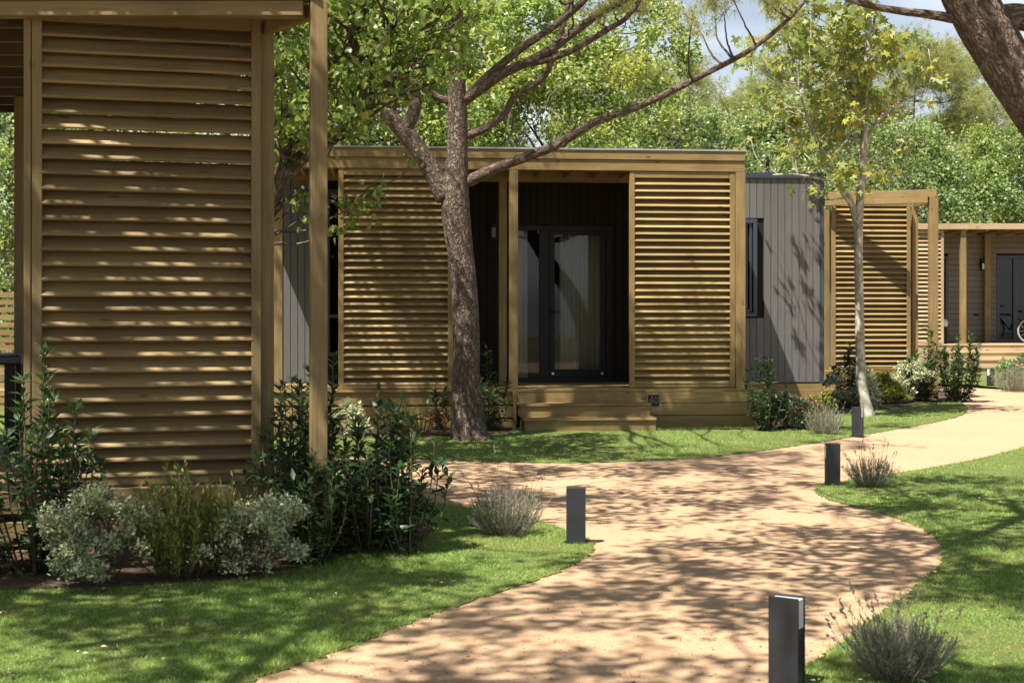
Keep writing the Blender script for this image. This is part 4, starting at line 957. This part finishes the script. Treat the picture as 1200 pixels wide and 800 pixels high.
# two trees whose crowns shade the lawn from beyond the left edge
rest = [o_ for o_ in over if not (o_[1] > 11.5 and o_[0] > -3.3) and not (o_[1] > 9.0 and o_[0] <= -3.3) and not (o_[1] <= 11.5 and o_[0] > -.6)]
for nm, (bx, by), lab in (('shade_tree', (-3.4,1.6), 'broad tree left of the camera shading the front lawn'), ('shade_tree', (-6.3,6.6), 'broad tree beyond the left edge shading the near cabin')):
    mine = [q for q in rest if (math.hypot(q[0]+3.4, q[1]-1.6) < math.hypot(q[0]+6.3, q[1]-6.6)) == (bx == -3.4)]
    tk = [(bx,by,0,.26),(bx+.05,by,1.5,.2),(bx+.15,by+.1,3.5,.17),(bx+.3,by+.2,6,.12),(bx+.5,by+.5,8.5,.07)]
    ex = []
    for k in range(5):
        a = k*1.26+.4; ex.append([(bx+.2,by+.15,3.6+.4*k,.09),(bx+.2+1.1*math.cos(a),by+.15+1.1*math.sin(a),5.2+.3*k,.065),(bx+.2+2.4*math.cos(a),by+.15+2.4*math.sin(a),6.4+.3*k,.04),(bx+.2+3.4*math.cos(a),by+.15+3.4*math.sin(a),7.2+.3*k,.02)])
    tree(nm, (bx,by,0), tk, mine, POP, .075, B_LICH, L_POP, rg, lab, extra=ex, sides=12, twigs=7)

# ------------------------------------------------------------------ trees behind the cabins
def proto(kind, seed, hgt, rad, ncl, nl, tmpl, size, leafm, clr=(.55,.95), zlo=.22, flat=.75):
    g = np.random.default_rng(seed); tk = [(0,0,0,.16),(g.normal()*.1,g.normal()*.1,hgt*.25,.13),(g.normal()*.25,g.normal()*.25,hgt*.55,.09),(g.normal()*.3,g.normal()*.3,hgt*.9,.03)]
    cl = []
    for i in range(ncl):
        u = g.random(); z = hgt*(zlo+(1-zlo)*u); prof = math.sin(math.pi*min(1,.18+.82*u))**.6 if kind != 'pine' else (1-abs(u-.55)*1.1)
        a = g.uniform(0,6.28); r = rad*prof*math.sqrt(g.uniform(.12,1)); cl.append((r*math.cos(a), r*math.sin(a), z, g.uniform(*clr), nl))
    ex = []
    for k in range(4):
        a = g.uniform(0,6.28); z0 = hgt*g.uniform(.2,.45); ex.append([(0,0,z0,.06),(rad*.35*math.cos(a),rad*.35*math.sin(a),z0+hgt*.15,.045),(rad*.7*math.cos(a),rad*.7*math.sin(a),z0+hgt*.3,.02)])
    return tree(kind+'_tree' if kind != 'broad' else 'broadleaf_tree', (0,0,0), tk, cl, tmpl, size, B_BG, leafm, g, '', extra=ex, sides=8, twigs=8, flat=flat, upw=.8, twig_r=.008)
pA = proto('broad', 101, 8.6, 2.5, 74, 360, QD, .108, L_BGA); pB = proto('broad', 102, 9.4, 2.7, 78, 360, QD, .100, L_BGA)
pC = proto('broad', 103, 8.0, 2.6, 72, 330, QD, .092, L_BGB); pE = proto('broad', 104, 6.2, 2.4, 70, 340, QD, .092, L_BGB, zlo=.08)
pP = proto('pine', 105, 11.5, 3.4, 70, 170, TUFT, .34, L_PINE, (.8,1.3), .3, .55); pQ = proto('pine', 106, 12.5, 3.8, 74, 170, TUFT, .34, L_PINE, (.8,1.3), .35, .55)
used = set()
def put(p, x, y, rz, s, lab, grp='trees behind the cabins'):
    o = p if p not in used else copy_tree(p); used.add(p)
    o.location = (x, y, tz(y)); o.rotation_euler = (0,0,rz); o.scale = (s,)*3; tag(o, lab, 'tree', grp)
def bx(px, Y): return (px-600)/F*Y
put(pA, bx(395,28), 28, 0, 1.0, 'bright leafy tree behind the left end of the cabin 40 roof')
put(pB, bx(500,30), 30, 1, 1.0, 'bright leafy tree directly behind the forked trunk')
put(pA, bx(610,28.5), 28.5, 2.2, .95, 'bright leafy tree behind the porch posts of cabin 40')
put(pB, bx(712,30), 30, 3.1, .92, 'yellowish leafy tree behind the sunlit screen of cabin 40')
put(pC, bx(800,33), 33, .5, .80, 'lower green tree behind the right roof end, sky above it')
put(pC, bx(300,27), 27, 2, 1.05, 'dense green tree behind the near cabin corner')
put(pE, bx(900,34), 34, 1.4, 1.0, 'bushy green tree behind the grey wall')
put(pE, bx(1075,41), 41, 0.3, 1.1, 'light green bushy tree behind the sunlit corner post')
put(pA, bx(1150,43), 43, 4.2, .80, 'fresh green tree over the left of the far porch roof')
put(pE, bx(1215,42), 42, 2.7, 1.15, 'fresh green bushy tree over the right of the far porch roof')
put(pC, bx(985,38), 38, 4.0, .95, 'mid green tree behind the young pale tree')
put(pP, bx(950,52), 52, 0, .98, 'olive pine rising left of the young tree top')
put(pQ, bx(1065,54), 54, 1.7, .95, 'round topped olive pine right of the young tree top')
put(pP, bx(1165,56), 56, 2.9, 1.0, 'olive pine behind the leaning trunk')
put(pQ, bx(870,60), 60, 4.1, .88, 'far olive pine below the gap of sky')
put(pQ, bx(760,58), 58, .7, .95, 'far olive pine above the sunlit screen')
put(pP, bx(640,56), 56, 5.0, 1.05, 'far pine seen between the right hand limbs of the forked tree')
put(pQ, bx(480,55), 55, 3.4, 1.1, 'far pine behind the bright trees at the left')
put(pP, bx(1290,58), 58, 2.0, 1.05, 'far pine just beyond the right edge')
put(pE, bx(20,25), 25, .2, 1.0, 'green tree glimpsed past the near cabin post at the left edge')
put(pC, bx(-60,30), 30, 1.1, 1.0, 'tree glimpsed beneath the near porch roof at the left edge')
put(pE, bx(120,24), 24, 3.3, .9, 'bushy tree hidden mostly by the near louvred screen')
# the wood beyond
far = []; tmpl = T_quad(.4); g = np.random.default_rng(9); nfar = 26000
a = g.uniform(-.5,.5,nfar); yy = g.uniform(72,90,nfar); hz = 2+5.5*(.6+.4*np.sin(a*23)+.25*np.sin(a*61+1)); pos = np.c_[a*yy, yy, g.random(nfar)**.8*hz]
V, T = scatter(tmpl, pos, rnd(g,nfar), rnd(g,nfar)+np.array([-.2,-.3,.6]), .55*g.uniform(.6,1.3,nfar), g)
tag(np_mesh('far_wood', V, T, L_BGB), 'distant wood closing the view beyond the pines', 'wood', None, 'stuff')

# ------------------------------------------------------------------ litter on lawn and path
g = np.random.default_rng(31); n = 700; y = 1/(1/24+g.random(n)*(1/5.4-1/24)); x = (g.random(n)*2-1)*.40*y; onl = in_poly(x,y,LAWN1)|in_poly(x,y,LAWN2)|in_poly(x,y,LAWN3)
keep = onl | (g.random(n) < .7); x, y, onl = x[keep], y[keep], onl[keep]; n = len(x)
pos = np.c_[x, y, np.where(onl, .040, .006)]; V, T = scatter(OVAL, pos, np.c_[g.normal(size=(n,2)), np.zeros(n)], np.c_[g.normal(size=(n,2))*.3, np.ones(n)], g.uniform(.012,.036,n), g)
tag(np_mesh('leaf_litter', V, T, L_DRY), 'dry fallen leaves scattered on lawn and path', 'fallen leaves', None, 'stuff')
n = 420; y = 1/(1/13+g.random(n)*(1/5.4-1/13)); x = (g.random(n)*2-1)*.40*y; a = g.uniform(0,np.pi,n)
onl = in_poly(x,y,LAWN1)|in_poly(x,y,LAWN2); L = g.uniform(.05,.12,n)
V, T = scatter(T_leaf(1,.018,.0,.0), np.c_[x,y,np.where(onl,.042,.006)], np.c_[np.cos(a),np.sin(a),g.normal(size=n)*.05], np.tile([0,0,1.],(n,1)), L, g)
tag(np_mesh('needle_litter', V, T, L_DRY), 'fallen pine needles lying on the grass and sand', 'pine needles', None, 'stuff')

# loose grit on the path
g = np.random.default_rng(44); n = 14000; y = 1/(1/22+g.random(n)*(1/5.4-1/22)); x = (g.random(n)*2-1)*.40*y
keep = ~(in_poly(x,y,LAWN1)|in_poly(x,y,LAWN2)|in_poly(x,y,LAWN3)); x, y = x[keep], y[keep]; n = len(x)
V0 = np.array([(1,0,0),(0,1,0),(-1,0,0),(0,-1,0),(0,0,.7),(0,0,-.3)]); T0 = np.array([(0,1,4),(1,2,4),(2,3,4),(3,0,4),(1,0,5),(2,1,5),(3,2,5),(0,3,5)])
V, T = scatter((V0, T0), np.c_[x,y,np.full(n,.002)], np.c_[g.normal(size=(n,2)), np.zeros(n)], np.tile([0,0,1.],(n,1)), .0022*np.exp(g.normal(size=n)*.55), g)
tag(np_mesh('grit', V, T, leafmat('grit_stone', [(0,(.20,.13,.08)),(.5,(.40,.28,.18)),(1,(.60,.50,.38))], .0, .9, .2)), 'small loose stones and grit lying on the sandy path', 'grit', None, 'stuff')
